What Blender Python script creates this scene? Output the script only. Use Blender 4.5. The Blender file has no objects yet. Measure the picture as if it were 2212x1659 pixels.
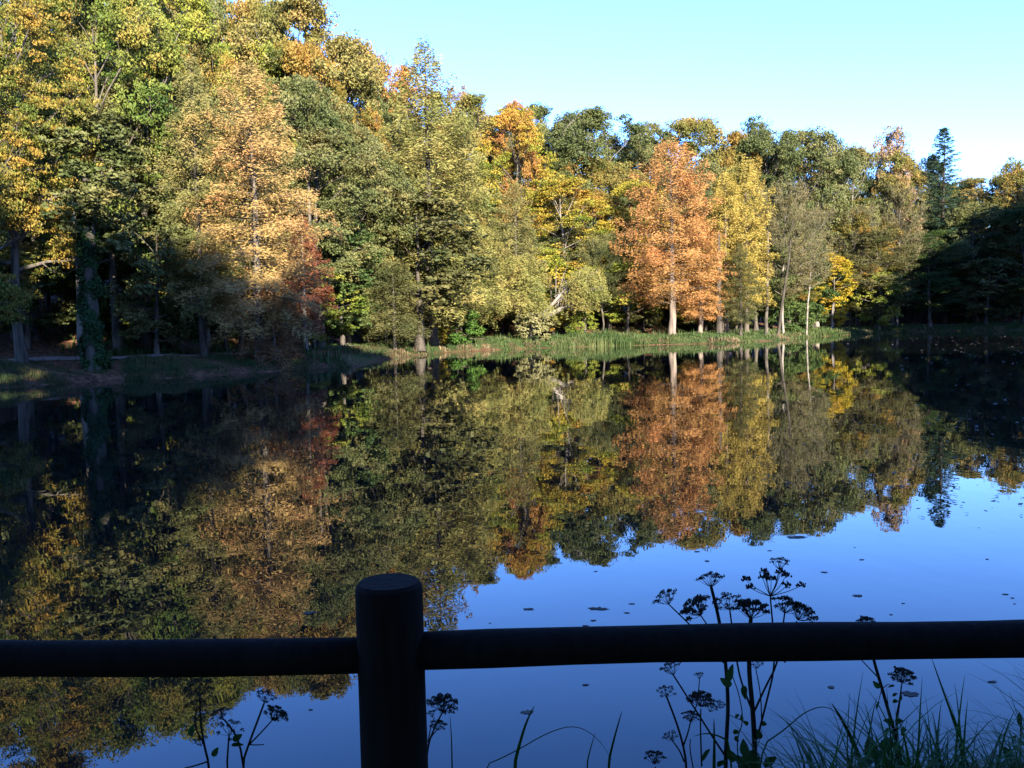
import bpy, math, random
import numpy as np
from mathutils import Vector, Matrix, Euler

SC = bpy.context.scene
COL = SC.collection
R = math.radians
random.seed(7)

# ------------------------------------------------------------------ camera
CAM_H, FPX, W, H_ = 2.6, 1916.0, 2212.0, 1659.0
PITCH, ROLL = R(3.87), R(-1.3)
cam_d = bpy.data.cameras.new('camera'); cam = bpy.data.objects.new('camera', cam_d); COL.objects.link(cam)
cam_d.sensor_width = 36.0; cam_d.lens = 36.0 * FPX / W; cam_d.clip_end = 6000; cam_d.clip_start = 0.05
RM = Matrix.Rotation(R(90) - PITCH, 3, 'X') @ Matrix.Rotation(ROLL, 3, 'Z')
cam.matrix_world = Matrix.Translation((0, 0, CAM_H)) @ RM.to_4x4()
SC.camera = cam

# ------------------------------------------------------------------ sun + sky
SUN_EL, SUN_AZ = R(21), R(19)          # azimuth measured from straight behind the camera towards its right
to_sun = Vector((math.sin(SUN_AZ) * math.cos(SUN_EL), -math.cos(SUN_AZ) * math.cos(SUN_EL), math.sin(SUN_EL)))
world = bpy.data.worlds.new('World'); SC.world = world; world.use_nodes = True
nt = world.node_tree; nt.nodes.clear()
wo = nt.nodes.new('ShaderNodeOutputWorld'); bg = nt.nodes.new('ShaderNodeBackground'); sky = nt.nodes.new('ShaderNodeTexSky')
sky.sky_type = 'NISHITA'; sky.sun_disc = False; sky.sun_elevation = SUN_EL
sky.sun_rotation = math.atan2(to_sun.x, to_sun.y)
sky.air_density = 1.0; sky.dust_density = 0.3; sky.ozone_density = 2.5; sky.altitude = 100
bg.inputs['Strength'].default_value = 0.075
hs = nt.nodes.new('ShaderNodeHueSaturation'); hs.inputs['Saturation'].default_value = 1.12
tint = nt.nodes.new('ShaderNodeMix'); tint.data_type = 'RGBA'; tint.blend_type = 'MULTIPLY'; tint.inputs[0].default_value = 1.0
tint.inputs[7].default_value = (.86, 1.13, 1.84, 1)      # the camera's cool white balance on a clear autumn sky
nt.links.new(sky.outputs[0], hs.inputs['Color']); nt.links.new(hs.outputs[0], tint.inputs[6]); nt.links.new(tint.outputs[2], bg.inputs[0]); nt.links.new(bg.outputs[0], wo.inputs[0])
sd = bpy.data.lights.new('sun', 'SUN'); sd.energy = 5.0; sd.angle = R(0.53); sd.color = (1.0, 0.90, 0.72)
sun = bpy.data.objects.new('sun', sd); COL.objects.link(sun)
sun.rotation_euler = (-to_sun).to_track_quat('-Z', 'Y').to_euler()
vs = SC.view_settings; vs.view_transform = 'Standard'; vs.look = 'None'; vs.gamma = 1.0; vs.use_curve_mapping = False
vs.exposure = 2.68
SC.cycles.max_bounces = 6; SC.cycles.diffuse_bounces = 2; SC.cycles.glossy_bounces = 3
SC.cycles.transmission_bounces = 3; SC.cycles.transparent_max_bounces = 4
SC.cycles.sample_clamp_indirect = 4.0
try:
    SC.cycles.use_denoising = True; SC.cycles.denoiser = 'OPENIMAGEDENOISE'
except Exception:
    pass

# ------------------------------------------------------------------ pixel <-> world
def slope(x, y):
    v = RM @ Vector((x - W / 2, -(y - H_ / 2), -FPX))
    return v.x / v.y, v.z / v.y
def at(x, y, Y):
    sx, sz = slope(x, y); return Vector((sx * Y, Y, CAM_H + sz * Y))
def on_water(x, y):
    sx, sz = slope(x, y); Y = -CAM_H / sz; return Vector((sx * Y, Y, 0.0))
def nat(x, y): return x / 1.0271, y / 1.0271      # native photo pixels -> working pixels

# ------------------------------------------------------------------ materials
def new_mat(name):
    m = bpy.data.materials.new(name); m.use_nodes = True; m.node_tree.nodes.clear(); return m, m.node_tree
def leaf_mat(name, stops, transl=0.24, nscale=0.25, rough=0.6, spec=0.12, mixn=0.55):
    m, t = new_mat(name); N = t.nodes; L = t.links
    at_ = N.new('ShaderNodeAttribute'); at_.attribute_name = 'tint'
    tc = N.new('ShaderNodeTexCoord'); oi = N.new('ShaderNodeObjectInfo')
    add = N.new('ShaderNodeVectorMath'); add.operation = 'ADD'
    mul = N.new('ShaderNodeMath'); mul.operation = 'MULTIPLY'; mul.inputs[1].default_value = 37.0
    L.new(oi.outputs['Random'], mul.inputs[0]); L.new(tc.outputs['Object'], add.inputs[0]); L.new(mul.outputs[0], add.inputs[1])
    no = N.new('ShaderNodeTexNoise'); no.inputs['Scale'].default_value = nscale; no.inputs['Detail'].default_value = 3
    L.new(add.outputs[0], no.inputs['Vector'])
    mr = N.new('ShaderNodeMapRange'); mr.inputs['From Min'].default_value = 0.3; mr.inputs['From Max'].default_value = 0.7
    L.new(no.outputs['Fac'], mr.inputs['Value'])
    mx = N.new('ShaderNodeMix'); mx.data_type = 'FLOAT'; mx.inputs[0].default_value = mixn
    L.new(at_.outputs['Fac'], mx.inputs[2]); L.new(mr.outputs[0], mx.inputs[3])
    cr = N.new('ShaderNodeValToRGB'); el = cr.color_ramp.elements
    n = len(stops)
    el[0].position = 0.12; el[0].color = (*stops[0], 1); el[1].position = 0.88; el[1].color = (*stops[-1], 1)
    for i in range(1, n - 1):
        e = el.new(0.12 + 0.76 * i / (n - 1)); e.color = (*stops[i], 1)
    L.new(mx.outputs[0], cr.inputs[0])
    pb = N.new('ShaderNodeBsdfPrincipled'); pb.inputs['Roughness'].default_value = rough
    pb.inputs['Specular IOR Level'].default_value = spec
    tr = N.new('ShaderNodeBsdfTranslucent'); ms = N.new('ShaderNodeMixShader'); ms.inputs[0].default_value = transl
    L.new(cr.outputs[0], pb.inputs['Base Color']); L.new(cr.outputs[0], tr.inputs['Color'])
    L.new(pb.outputs[0], ms.inputs[1]); L.new(tr.outputs[0], ms.inputs[2])
    o = N.new('ShaderNodeOutputMaterial'); L.new(ms.outputs[0], o.inputs[0]); return m
def bark_mat(name, c1, c2, scale=3.0, stretch=0.25, bump=0.4):
    m, t = new_mat(name); N = t.nodes; L = t.links
    tc = N.new('ShaderNodeTexCoord'); mp = N.new('ShaderNodeMapping'); mp.inputs['Scale'].default_value = (1, 1, stretch)
    L.new(tc.outputs['Object'], mp.inputs[0])
    no = N.new('ShaderNodeTexNoise'); no.inputs['Scale'].default_value = scale; no.inputs['Detail'].default_value = 6
    L.new(mp.outputs[0], no.inputs['Vector'])
    cr = N.new('ShaderNodeValToRGB'); cr.color_ramp.elements[0].position = .35; cr.color_ramp.elements[1].position = .68
    cr.color_ramp.elements[0].color = (*c1, 1); cr.color_ramp.elements[1].color = (*c2, 1)
    L.new(no.outputs['Fac'], cr.inputs[0])
    pb = N.new('ShaderNodeBsdfPrincipled'); pb.inputs['Roughness'].default_value = .85; pb.inputs['Specular IOR Level'].default_value = .15
    bu = N.new('ShaderNodeBump'); bu.inputs['Strength'].default_value = bump; bu.inputs['Distance'].default_value = .03
    L.new(no.outputs['Fac'], bu.inputs['Height']); L.new(bu.outputs[0], pb.inputs['Normal'])
    L.new(cr.outputs[0], pb.inputs['Base Color'])
    o = N.new('ShaderNodeOutputMaterial'); L.new(pb.outputs[0], o.inputs[0]); return m

M = {}
# foliage colour families (real leaf colours)
FAM = dict(
 gold = [(.05,.085,.02),(.11,.14,.03),(.28,.20,.045),(.35,.19,.04)],
 goldolive = [(.04,.085,.02),(.09,.14,.03),(.20,.21,.05),(.32,.22,.055)],
 lime     = [(.05,.09,.015),(.15,.19,.03),(.26,.27,.05),(.33,.25,.05)],
 green    = [(.03,.055,.018),(.06,.10,.03),(.12,.155,.05)],
 brightgreen = [(.035,.08,.015),(.06,.13,.025),(.11,.18,.04)],
 oak      = [(.045,.065,.025),(.10,.12,.045),(.17,.17,.07),(.23,.18,.075)],
 oakgrey  = [(.045,.065,.025),(.10,.12,.045),(.17,.17,.065)],
 oaktan = [(.10,.12,.04),(.18,.175,.055),(.26,.21,.075),(.31,.18,.06)],
 oakgold = [(.075,.10,.03),(.15,.155,.045),(.26,.20,.06),(.29,.15,.05)],
 tan      = [(.20,.17,.06),(.36,.24,.10),(.44,.28,.12),(.38,.17,.08)],
 tangreen = [(.09,.11,.035),(.19,.18,.07),(.32,.22,.085)],
 olive = [(.11,.135,.04),(.20,.20,.065),(.28,.25,.085),(.31,.20,.075)],
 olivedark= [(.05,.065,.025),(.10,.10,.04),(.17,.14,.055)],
 red      = [(.13,.05,.035),(.25,.085,.05),(.34,.14,.07)],
 redbrown = [(.12,.07,.035),(.23,.11,.05),(.34,.18,.08)],
 orange = [(.24,.15,.055),(.41,.21,.08),(.47,.23,.09),(.44,.16,.06)],
 yellowgreen = [(.22,.185,.045),(.37,.28,.07),(.44,.31,.09)],
 maple = [(.08,.13,.02),(.20,.21,.03),(.40,.28,.045),(.44,.19,.05)],
 mapletop = [(.30,.22,.05),(.34,.17,.05),(.30,.12,.05)],
 yellow   = [(.22,.24,.03),(.42,.34,.05),(.50,.32,.05)],
 golden = [(.26,.23,.02),(.42,.32,.035),(.46,.26,.035)],
 grey = [(.085,.085,.045),(.14,.13,.065),(.19,.15,.08)],
 pink     = [(.16,.14,.08),(.30,.20,.13),(.36,.22,.14)],
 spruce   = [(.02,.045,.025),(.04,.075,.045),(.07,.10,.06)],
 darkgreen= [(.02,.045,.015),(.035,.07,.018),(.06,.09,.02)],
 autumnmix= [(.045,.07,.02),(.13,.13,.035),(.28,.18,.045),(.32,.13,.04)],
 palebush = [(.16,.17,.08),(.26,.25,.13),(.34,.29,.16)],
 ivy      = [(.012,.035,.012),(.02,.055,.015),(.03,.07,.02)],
)
for k_, st_ in FAM.items(): FAM[k_] = [(a_[0] * .66, a_[1] * .66, a_[2] * .57) for a_ in st_]
def leaf(k):
    if 'L' + k not in M: M['L' + k] = leaf_mat('leaves_' + k, FAM[k])
    return M['L' + k]
M['bark'] = bark_mat('bark_grey', (.03,.025,.02), (.10,.085,.07))
M['barkdark'] = bark_mat('bark_dark', (.02,.017,.014), (.06,.05,.04))
M['barkpale'] = bark_mat('bark_pale', (.06,.053,.045), (.20,.175,.15), 2.2, .5)
M['barkcyp'] = bark_mat('bark_reddish', (.055,.042,.034), (.175,.135,.108), 2.5, .12)

# ------------------------------------------------------------------ mesh helpers
def raw_mesh(name, V, F, smooth=False):
    me = bpy.data.meshes.new(name)
    V = np.asarray(V, dtype=np.float32); me.vertices.add(len(V)); me.vertices.foreach_set('co', V.ravel())
    if isinstance(F, np.ndarray):
        k = F.shape[1]; n = len(F); idx = F.ravel().astype(np.int32); ls = np.arange(n, dtype=np.int32) * k
        lt = np.full(n, k, dtype=np.int32)
    else:
        n = len(F); lt = np.array([len(f) for f in F], dtype=np.int32)
        ls = np.concatenate([[0], np.cumsum(lt)[:-1]]).astype(np.int32)
        idx = np.array([i for f in F for i in f], dtype=np.int32)
    me.loops.add(len(idx)); me.loops.foreach_set('vertex_index', idx)
    me.polygons.add(n); me.polygons.foreach_set('loop_start', ls); me.polygons.foreach_set('loop_total', lt)
    if smooth: me.polygons.foreach_set('use_smooth', np.ones(n, dtype=bool))
    me.update(calc_edges=True); return me
def set_tint(me, tint):
    a = me.attributes.new('tint', 'FLOAT', 'POINT'); a.data.foreach_set('value', np.asarray(tint, dtype=np.float32))
def unit(v): return v / (np.linalg.norm(v, axis=-1, keepdims=True) + 1e-9)
def leaves_mesh(name, C, A, B, tint):
    """diamond leaf faces, slightly folded: centres C, half-length vectors A, half-width vectors B"""
    n = len(C); V = np.empty((n, 4, 3), dtype=np.float32)
    V[:, 0] = C - A; V[:, 1] = C + B - A * .15; V[:, 2] = C + A; V[:, 3] = C - B - A * .15
    F = np.arange(n * 4, dtype=np.int32).reshape(n, 4)
    me = raw_mesh(name, V.reshape(-1, 3), F); set_tint(me, np.repeat(tint, 4)); return me
class Tubes:
    def __init__(s): s.V = []; s.F = []
    def add(s, pts, rad, k=5, cap=False):
        pts = [Vector(p) for p in pts]; n0 = len(s.V); n = len(pts)
        ref = Vector((0.31, 0.93, 0.2))
        for i, p in enumerate(pts):
            t = (pts[min(i + 1, n - 1)] - pts[max(i - 1, 0)])
            if t.length < 1e-9: t = Vector((0, 0, 1))
            t.normalize(); u = t.cross(ref)
            if u.length < .05: u = t.cross(Vector((1, 0, 0)))
            u.normalize(); w = t.cross(u); r = rad[i]
            for j in range(k):
                a = 2 * math.pi * j / k; q = p + (u * math.cos(a) + w * math.sin(a)) * r; s.V.append((q.x, q.y, q.z))
        for i in range(n - 1):
            for j in range(k):
                a = n0 + i * k + j; b = n0 + i * k + (j + 1) % k; s.F.append((a, b, b + k, a + k))
        if cap:
            s.F.append(tuple(n0 + (n - 1) * k + j for j in range(k))); s.F.append(tuple(n0 + j for j in reversed(range(k))))
    def mesh(s, name, smooth=True): return raw_mesh(name, s.V, s.F, smooth)
def link(o, parent=None):
    COL.objects.link(o)
    if parent is not None: o.parent = parent
    return o
def mobj(name, me, mat=None, parent=None, kind=None):
    o = bpy.data.objects.new(name, me)
    if mat is not None:
        if len(me.materials) == 0: me.materials.append(mat)
        o.material_slots[0].link = 'OBJECT'; o.material_slots[0].material = mat
    link(o, parent)
    if kind: o['kind'] = kind
    return o
def tag(o, label, cat, group=None):
    o['label'] = label; o['category'] = cat
    if group: o['group'] = group
    return o
def thing(name, label, cat, loc, rz=0, group=None):
    o = bpy.data.objects.new(name, None); o.empty_display_size = .3; link(o); o.location = loc; o.rotation_euler = (0, 0, rz)
    return tag(o, label, cat, group)

# ------------------------------------------------------------------ terrain
far_px = [(-160, 850), (0, 838), (200, 823), (400, 815), (600, 801), (760, 792), (800, 782), (860, 771), (960, 762), (1090, 755), (1200, 751), (1300, 748),
          (1455, 744), (1560, 742), (1668, 736), (1753, 728), (1850, 722), (1950, 718), (2060, 715), (2212, 713)]
shore = [on_water(x, y).to_2d() for x, y in far_px]
shore = [Vector((-60, 4)), Vector((-58, 20)), Vector((-44, 36))] + shore + [Vector((79, 130)), Vector((76, 119)), Vector((70, 105)), Vector((62, 85)), Vector((50, 60)), Vector((40, 30)), Vector((28, 4.6)),
         Vector((9, 3.9)), Vector((3, 3.7)), Vector((0, 3.65)), Vector((-4, 3.8)), Vector((-12, 4.1)), Vector((-30, 4))]
SP = np.array([(p.x, p.y) for p in shore])
def shore_dist(P):
    P = np.atleast_2d(P).astype(float); n = len(SP); best = np.full(len(P), 1e9); inside = np.zeros(len(P), bool)
    for i in range(n):
        a = SP[i]; b = SP[(i + 1) % n]; ab = b - a; ap = P - a
        t = np.clip((ap @ ab) / (ab @ ab), 0, 1); d = np.hypot(*(ap - t[:, None] * ab).T); best = np.minimum(best, d)
        c = ((a[1] > P[:, 1]) != (b[1] > P[:, 1]))
        with np.errstate(divide='ignore', invalid='ignore'):
            xi = (b[0] - a[0]) * (P[:, 1] - a[1]) / (b[1] - a[1] + 1e-12) + a[0]
        inside ^= c & (P[:, 0] < xi)
    return np.where(inside, -best, best)
def sst(a, b, x):
    t = np.clip((x - a) / (b - a), 0, 1); return t * t * (3 - 2 * t)
def terrain(P):
    P = np.atleast_2d(P).astype(float); d = shore_dist(P); x, y = P.T
    near = 1 - sst(12, 30, y)
    lump = .12 * np.sin(x * .7 + 1.3 * np.sin(y * .31)) * np.cos(y * .6 + x * .13) + .25 * np.sin(x * .11 + 2) * np.sin(y * .09)
    far_h = .35 * sst(-.1, .7, d) + .6 * sst(.2, 5, d) + lump * sst(1, 8, d)
    sl = .34 - .12 * sst(-10, 60, x)
    far_h = far_h + sl * 30 * (1 - np.exp(-np.maximum(0, d - 11) / 30.0)) + 14 * sst(30, 110, d)
    near_h = 1.0 * sst(-.15, 1.25, d) + .36 * 26 * (1 - np.exp(-np.maximum(0, d - 7) / 26.0)) + .3 * lump * sst(3, 8, d)
    out = near * near_h + (1 - near) * far_h
    return np.where(d > -.15, out, -1.2 * sst(.15, 4, -d))
def gz(x, y): return float(terrain([(x, y)])[0])
def shoreY(px):
    xs = [p[0] for p in far_px]; Ys = [on_water(*p).y for p in far_px]; return float(np.interp(px, xs, Ys))

def axis_coords(segs):
    out = []
    for a, b, st in segs: out += list(np.arange(a, b, st))
    out.append(segs[-1][1]); return np.array(out)
gx = axis_coords([(-1600, -400, 150), (-400, -120, 20), (-120, -8, 1.6), (-8, 8, .2), (8, 130, 1.6), (130, 400, 15), (400, 1600, 150)])
gy = axis_coords([(-900, -100, 80), (-100, -4, 3), (-4, 7, .2), (7, 34, 2.2), (34, 175, 1.3), (175, 400, 12), (400, 2500, 150)])
X, Y = np.meshgrid(gx, gy); P = np.stack([X.ravel(), Y.ravel()], 1); Z = terrain(P)
V = np.column_stack([P, Z]); nx, ny = len(gx), len(gy)
i0 = (np.arange(ny - 1)[:, None] * nx + np.arange(nx - 1)[None, :]).ravel()
me = raw_mesh('ground', V, np.stack([i0, i0 + 1, i0 + 1 + nx, i0 + nx], 1), True)
D = shore_dist(P)
grass = sst(.05, .5, D) * (1 - sst(7, 11, D)) * sst(-16, -8, P[:, 0] - .0) * (P[:, 1] > 40) + .15 * (1 - sst(1.0, 3.0, D)) * (P[:, 1] > 30) + (P[:, 1] < 20)
a = me.attributes.new('grassy', 'FLOAT', 'POINT'); a.data.foreach_set('value', np.clip(grass, 0, 1).astype(np.float32))
m, t = new_mat('ground_soil'); N = t.nodes; L = t.links
tc = N.new('ShaderNodeTexCoord')
def noise(sc, det=5, vec=None):
    n = N.new('ShaderNodeTexNoise'); n.inputs['Scale'].default_value = sc; n.inputs['Detail'].default_value = det
    L.new(tc.outputs['Object'], n.inputs['Vector']); return n
def ramp(src, c1, c2, p1=.35, p2=.65):
    c = N.new('ShaderNodeValToRGB'); c.color_ramp.elements[0].position = p1; c.color_ramp.elements[1].position = p2
    c.color_ramp.elements[0].color = (*c1, 1); c.color_ramp.elements[1].color = (*c2, 1); L.new(src, c.inputs[0]); return c
lit = ramp(noise(3.5).outputs['Fac'], (.03,.015,.009), (.12,.058,.032)); gr = ramp(noise(1.7).outputs['Fac'], (.018,.030,.009), (.052,.064,.020))
at_ = N.new('ShaderNodeAttribute'); at_.attribute_name = 'grassy'
nb = noise(.6); ad = N.new('ShaderNodeMath'); ad.operation = 'ADD'; L.new(at_.outputs['Fac'], ad.inputs[0]); L.new(nb.outputs['Fac'], ad.inputs[1])
mr = N.new('ShaderNodeMapRange'); mr.inputs['From Min'].default_value = .85; mr.inputs['From Max'].default_value = 1.15; L.new(ad.outputs[0], mr.inputs[0])
mx = N.new('ShaderNodeMix'); mx.data_type = 'RGBA'; L.new(mr.outputs[0], mx.inputs[0]); L.new(lit.outputs[0], mx.inputs[6]); L.new(gr.outputs[0], mx.inputs[7])
pb = N.new('ShaderNodeBsdfPrincipled'); pb.inputs['Roughness'].default_value = .95; pb.inputs['Specular IOR Level'].default_value = .1
bu = N.new('ShaderNodeBump'); bu.inputs['Strength'].default_value = .6; bu.inputs['Distance'].default_value = .08; L.new(noise(6).outputs['Fac'], bu.inputs['Height'])
L.new(bu.outputs[0], pb.inputs['Normal']); L.new(mx.outputs[2], pb.inputs['Base Color'])
o = N.new('ShaderNodeOutputMaterial'); L.new(pb.outputs[0], o.inputs[0]); M['ground'] = m
mobj('ground', me, M['ground'], kind='structure')

# water
m, t = new_mat('pond_water'); N = t.nodes; L = t.links
tc = N.new('ShaderNodeTexCoord'); mp = N.new('ShaderNodeMapping'); mp.inputs['Scale'].default_value = (1.0, .55, 1); L.new(tc.outputs['Object'], mp.inputs[0])
n1 = N.new('ShaderNodeTexNoise'); n1.inputs['Scale'].default_value = 1.1; n1.inputs['Detail'].default_value = 3; L.new(mp.outputs[0], n1.inputs['Vector'])
pb = N.new('ShaderNodeBsdfPrincipled'); pb.inputs['Base Color'].default_value = (.004, .006, .006, 1); pb.inputs['Roughness'].default_value = 0.0
pb.inputs['IOR'].default_value = 1.333; pb.inputs['Specular IOR Level'].default_value = .5
bu = N.new('ShaderNodeBump'); bu.inputs['Strength'].default_value = .10; bu.inputs['Distance'].default_value = .03
L.new(n1.outputs['Fac'], bu.inputs['Height']); L.new(bu.outputs[0], pb.inputs['Normal'])
o = N.new('ShaderNodeOutputMaterial'); L.new(pb.outputs[0], o.inputs[0]); M['water'] = m
wv = [(-75, 2, 0), (105, 2, 0), (105, 150, 0), (-75, 150, 0)]
mobj('water', raw_mesh('water', wv, [(0, 1, 2, 3)]), M['water'], kind='structure')

# footpath round the far bank (a sheet laid over the soil)
m = bark_mat('path_gravel', (.09,.07,.055), (.19,.15,.125), 4, 1, .3)
pts = []
for px in range(-160, 2240, 12):
    Yp = shoreY(px); p = at(px, 760, Yp); pts.append((p.x, p.y))
pts = np.array(pts); k = 9; pad = np.pad(pts, ((k, k), (0, 0)), 'edge'); sm = np.stack([np.convolve(pad[:, i], np.ones(2*k+1) / (2*k+1), 'valid') for i in (0, 1)], 1)
tg = unit(np.gradient(sm, axis=0)); nrm = np.stack([-tg[:, 1], tg[:, 0]], 1)
off = 6.0 + 0 * sm[:, 0]
rows = []
for j in range(5):
    q = sm + nrm * (off + (j - 2) * .45)[:, None]; z = terrain(q) + .05; rows.append(np.column_stack([q, z]))
V = np.stack(rows, 1).reshape(-1, 3); n = len(sm); F = [(i * 5 + j, i * 5 + j + 1, i * 5 + j + 6, i * 5 + j + 5) for i in range(n - 1) for j in range(4)]
mobj('path', raw_mesh('path', V, F, True), m, kind='structure')

# ------------------------------------------------------------------ tree generators (real metres)
def rv(rng, n): return unit(rng.normal(size=(n, 3)))
def broadleaf(seed, H=20., Rr=6.5, cb=.28, nleaf=26000, ls=.13, flat=.55, nprim=17, up=0., trunk_r=None, sub=6, rc=.15, gap=1.0, only_np=False):
    rng = np.random.default_rng(seed); T = Tubes(); B = Tubes()
    tr = trunk_r or H * .016
    zs = np.linspace(0, .86, 9) * H; wob = np.cumsum(rng.normal(0, H * .006, (9, 2)), 0); wob -= wob[0]
    tp = np.column_stack([wob, zs]); trad = tr * (1 - .85 * np.linspace(0, 1, 9) ** .9); trad[0] *= 1.35
    T.add(tp, trad, 9)
    cents = []; crad = []
    cc0 = np.array([0, 0, H * (cb + 1) / 2 - .02 * H]); cr0 = np.array([Rr, Rr, H * ((1 - cb) / 2 + .03)])
    def inside(p_, lim=.92):
        e_ = float(np.linalg.norm((p_ - cc0) / cr0)); return p_ if e_ < lim else cc0 + (p_ - cc0) * lim / e_
    tc_, hw = (cb + 1) / 2 - .02, (1 - cb) / 2 + .03
    for i in range(nprim):
        f = (i + rng.uniform(0, .8)) / nprim; t = cb + (.80 - cb) * f
        env = Rr * math.sqrt(max(.05, 1 - ((t + .06 - tc_) / hw) ** 2)) * rng.uniform(.72, 1.12)
        az = i * 2.399 + rng.uniform(-.4, .4); el = R(8) + R(62) * f ** 1.5 + up + rng.uniform(-.15, .15)
        st = np.array([np.interp(t * H, zs, tp[:, 0]), np.interp(t * H, zs, tp[:, 1]), t * H])
        L_ = min(env / max(.35, math.cos(el)), (1.02 * H - st[2]) / max(.2, math.sin(el)))
        d = np.array([math.cos(az) * math.cos(el), math.sin(az) * math.cos(el), math.sin(el)])
        p = [st]; cur = d.copy()
        for s in range(5):
            cur = unit(cur + rng.normal(0, .14, 3) + np.array([0, 0, .05])); p.append(p[-1] + cur * L_ / 5)
        p = np.array([p[0]] + [inside(q_) for q_ in p[1:]]); r0 = np.interp(t * H, zs, trad) * .55
        B.add(p, np.linspace(r0, r0 * .2, 6), 5)
        for j in range(7):
            s = rng.uniform(.3, 1.0); bs = np.array([np.interp(s * 5, range(6), p[:, a]) for a in range(3)])
            dd = unit(d * .7 + rv(rng, 1)[0] * .9 + np.array([0, 0, .12])); l2 = L_ * rng.uniform(.22, .42) * (1.15 - .5 * s)
            m1 = bs + dd * l2 * .5 + rng.normal(0, .1, 3); e = inside(bs + dd * l2 + rng.normal(0, .2, 3)); m1 = inside(m1)
            B.add([bs, m1, e], [r0 * .3, r0 * .2, r0 * .08], 4)
            for q in range(3):
                c = m1 + (e - m1) * rng.uniform(.2, 1.2) + rv(rng, 1)[0] * l2 * .35
                ev = (c - np.array([0, 0, H * tc_])) / np.array([Rr, Rr, H * hw]); el_ = float(np.linalg.norm(ev)); lim = .90 * (1 + .07 * math.sin(3 * az + seed) * math.cos(7 * f))
                if el_ > lim: c = np.array([0, 0, H * tc_]) + (c - np.array([0, 0, H * tc_])) * lim / el_
                cents.append(c); crad.append(Rr * rc * rng.uniform(.65, 1.25)); B.add([m1, c], [r0 * .13, r0 * .04], 3)
    cents = np.array(cents); crad = np.array(crad); keep = rng.uniform(size=len(cents)) < gap; cents, crad = cents[keep], crad[keep]
    nc = len(cents)
    # sub clumps
    ci = np.repeat(np.arange(nc), sub); o = rv(rng, nc * sub) * rng.uniform(.3, 1, (nc * sub, 1)) ** .5; o[:, 2] *= flat
    sc = cents[ci] + o * crad[ci][:, None]; sr = crad[ci] * rng.uniform(.35, .6, nc * sub)
    per = max(1, nleaf // len(sc)); li = np.repeat(np.arange(len(sc)), per); n = len(li)
    o2 = rv(rng, n) * rng.uniform(.1, 1, (n, 1)) ** .45; o2[:, 2] *= flat * 1.1
    C = sc[li] + o2 * sr[li][:, None]
    axis = np.column_stack([np.zeros(n), np.zeros(n), np.full(n, H * .45)])
    outw = unit(C - axis); nr = unit(rv(rng, n) + .55 * outw + np.array([0, 0, .45]))
    A = unit(np.cross(nr, rv(rng, n))); Bv = np.cross(nr, A); sz = ls * rng.uniform(.6, 1.35, (n, 1))
    tint = np.clip(.24 * rng.uniform(size=n) + .46 * rng.uniform(size=nc)[ci][li] + .3 * rng.uniform(size=len(sc))[li], 0, 1)
    if only_np: return C, A * sz, Bv * sz * .62, tint, T, B
    return dict(trunk=T.mesh('trunk'), branches=B.mesh('branches'), crown=leaves_mesh('crown', C, A * sz, Bv * sz * .62, tint), H=H, R=Rr)

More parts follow.
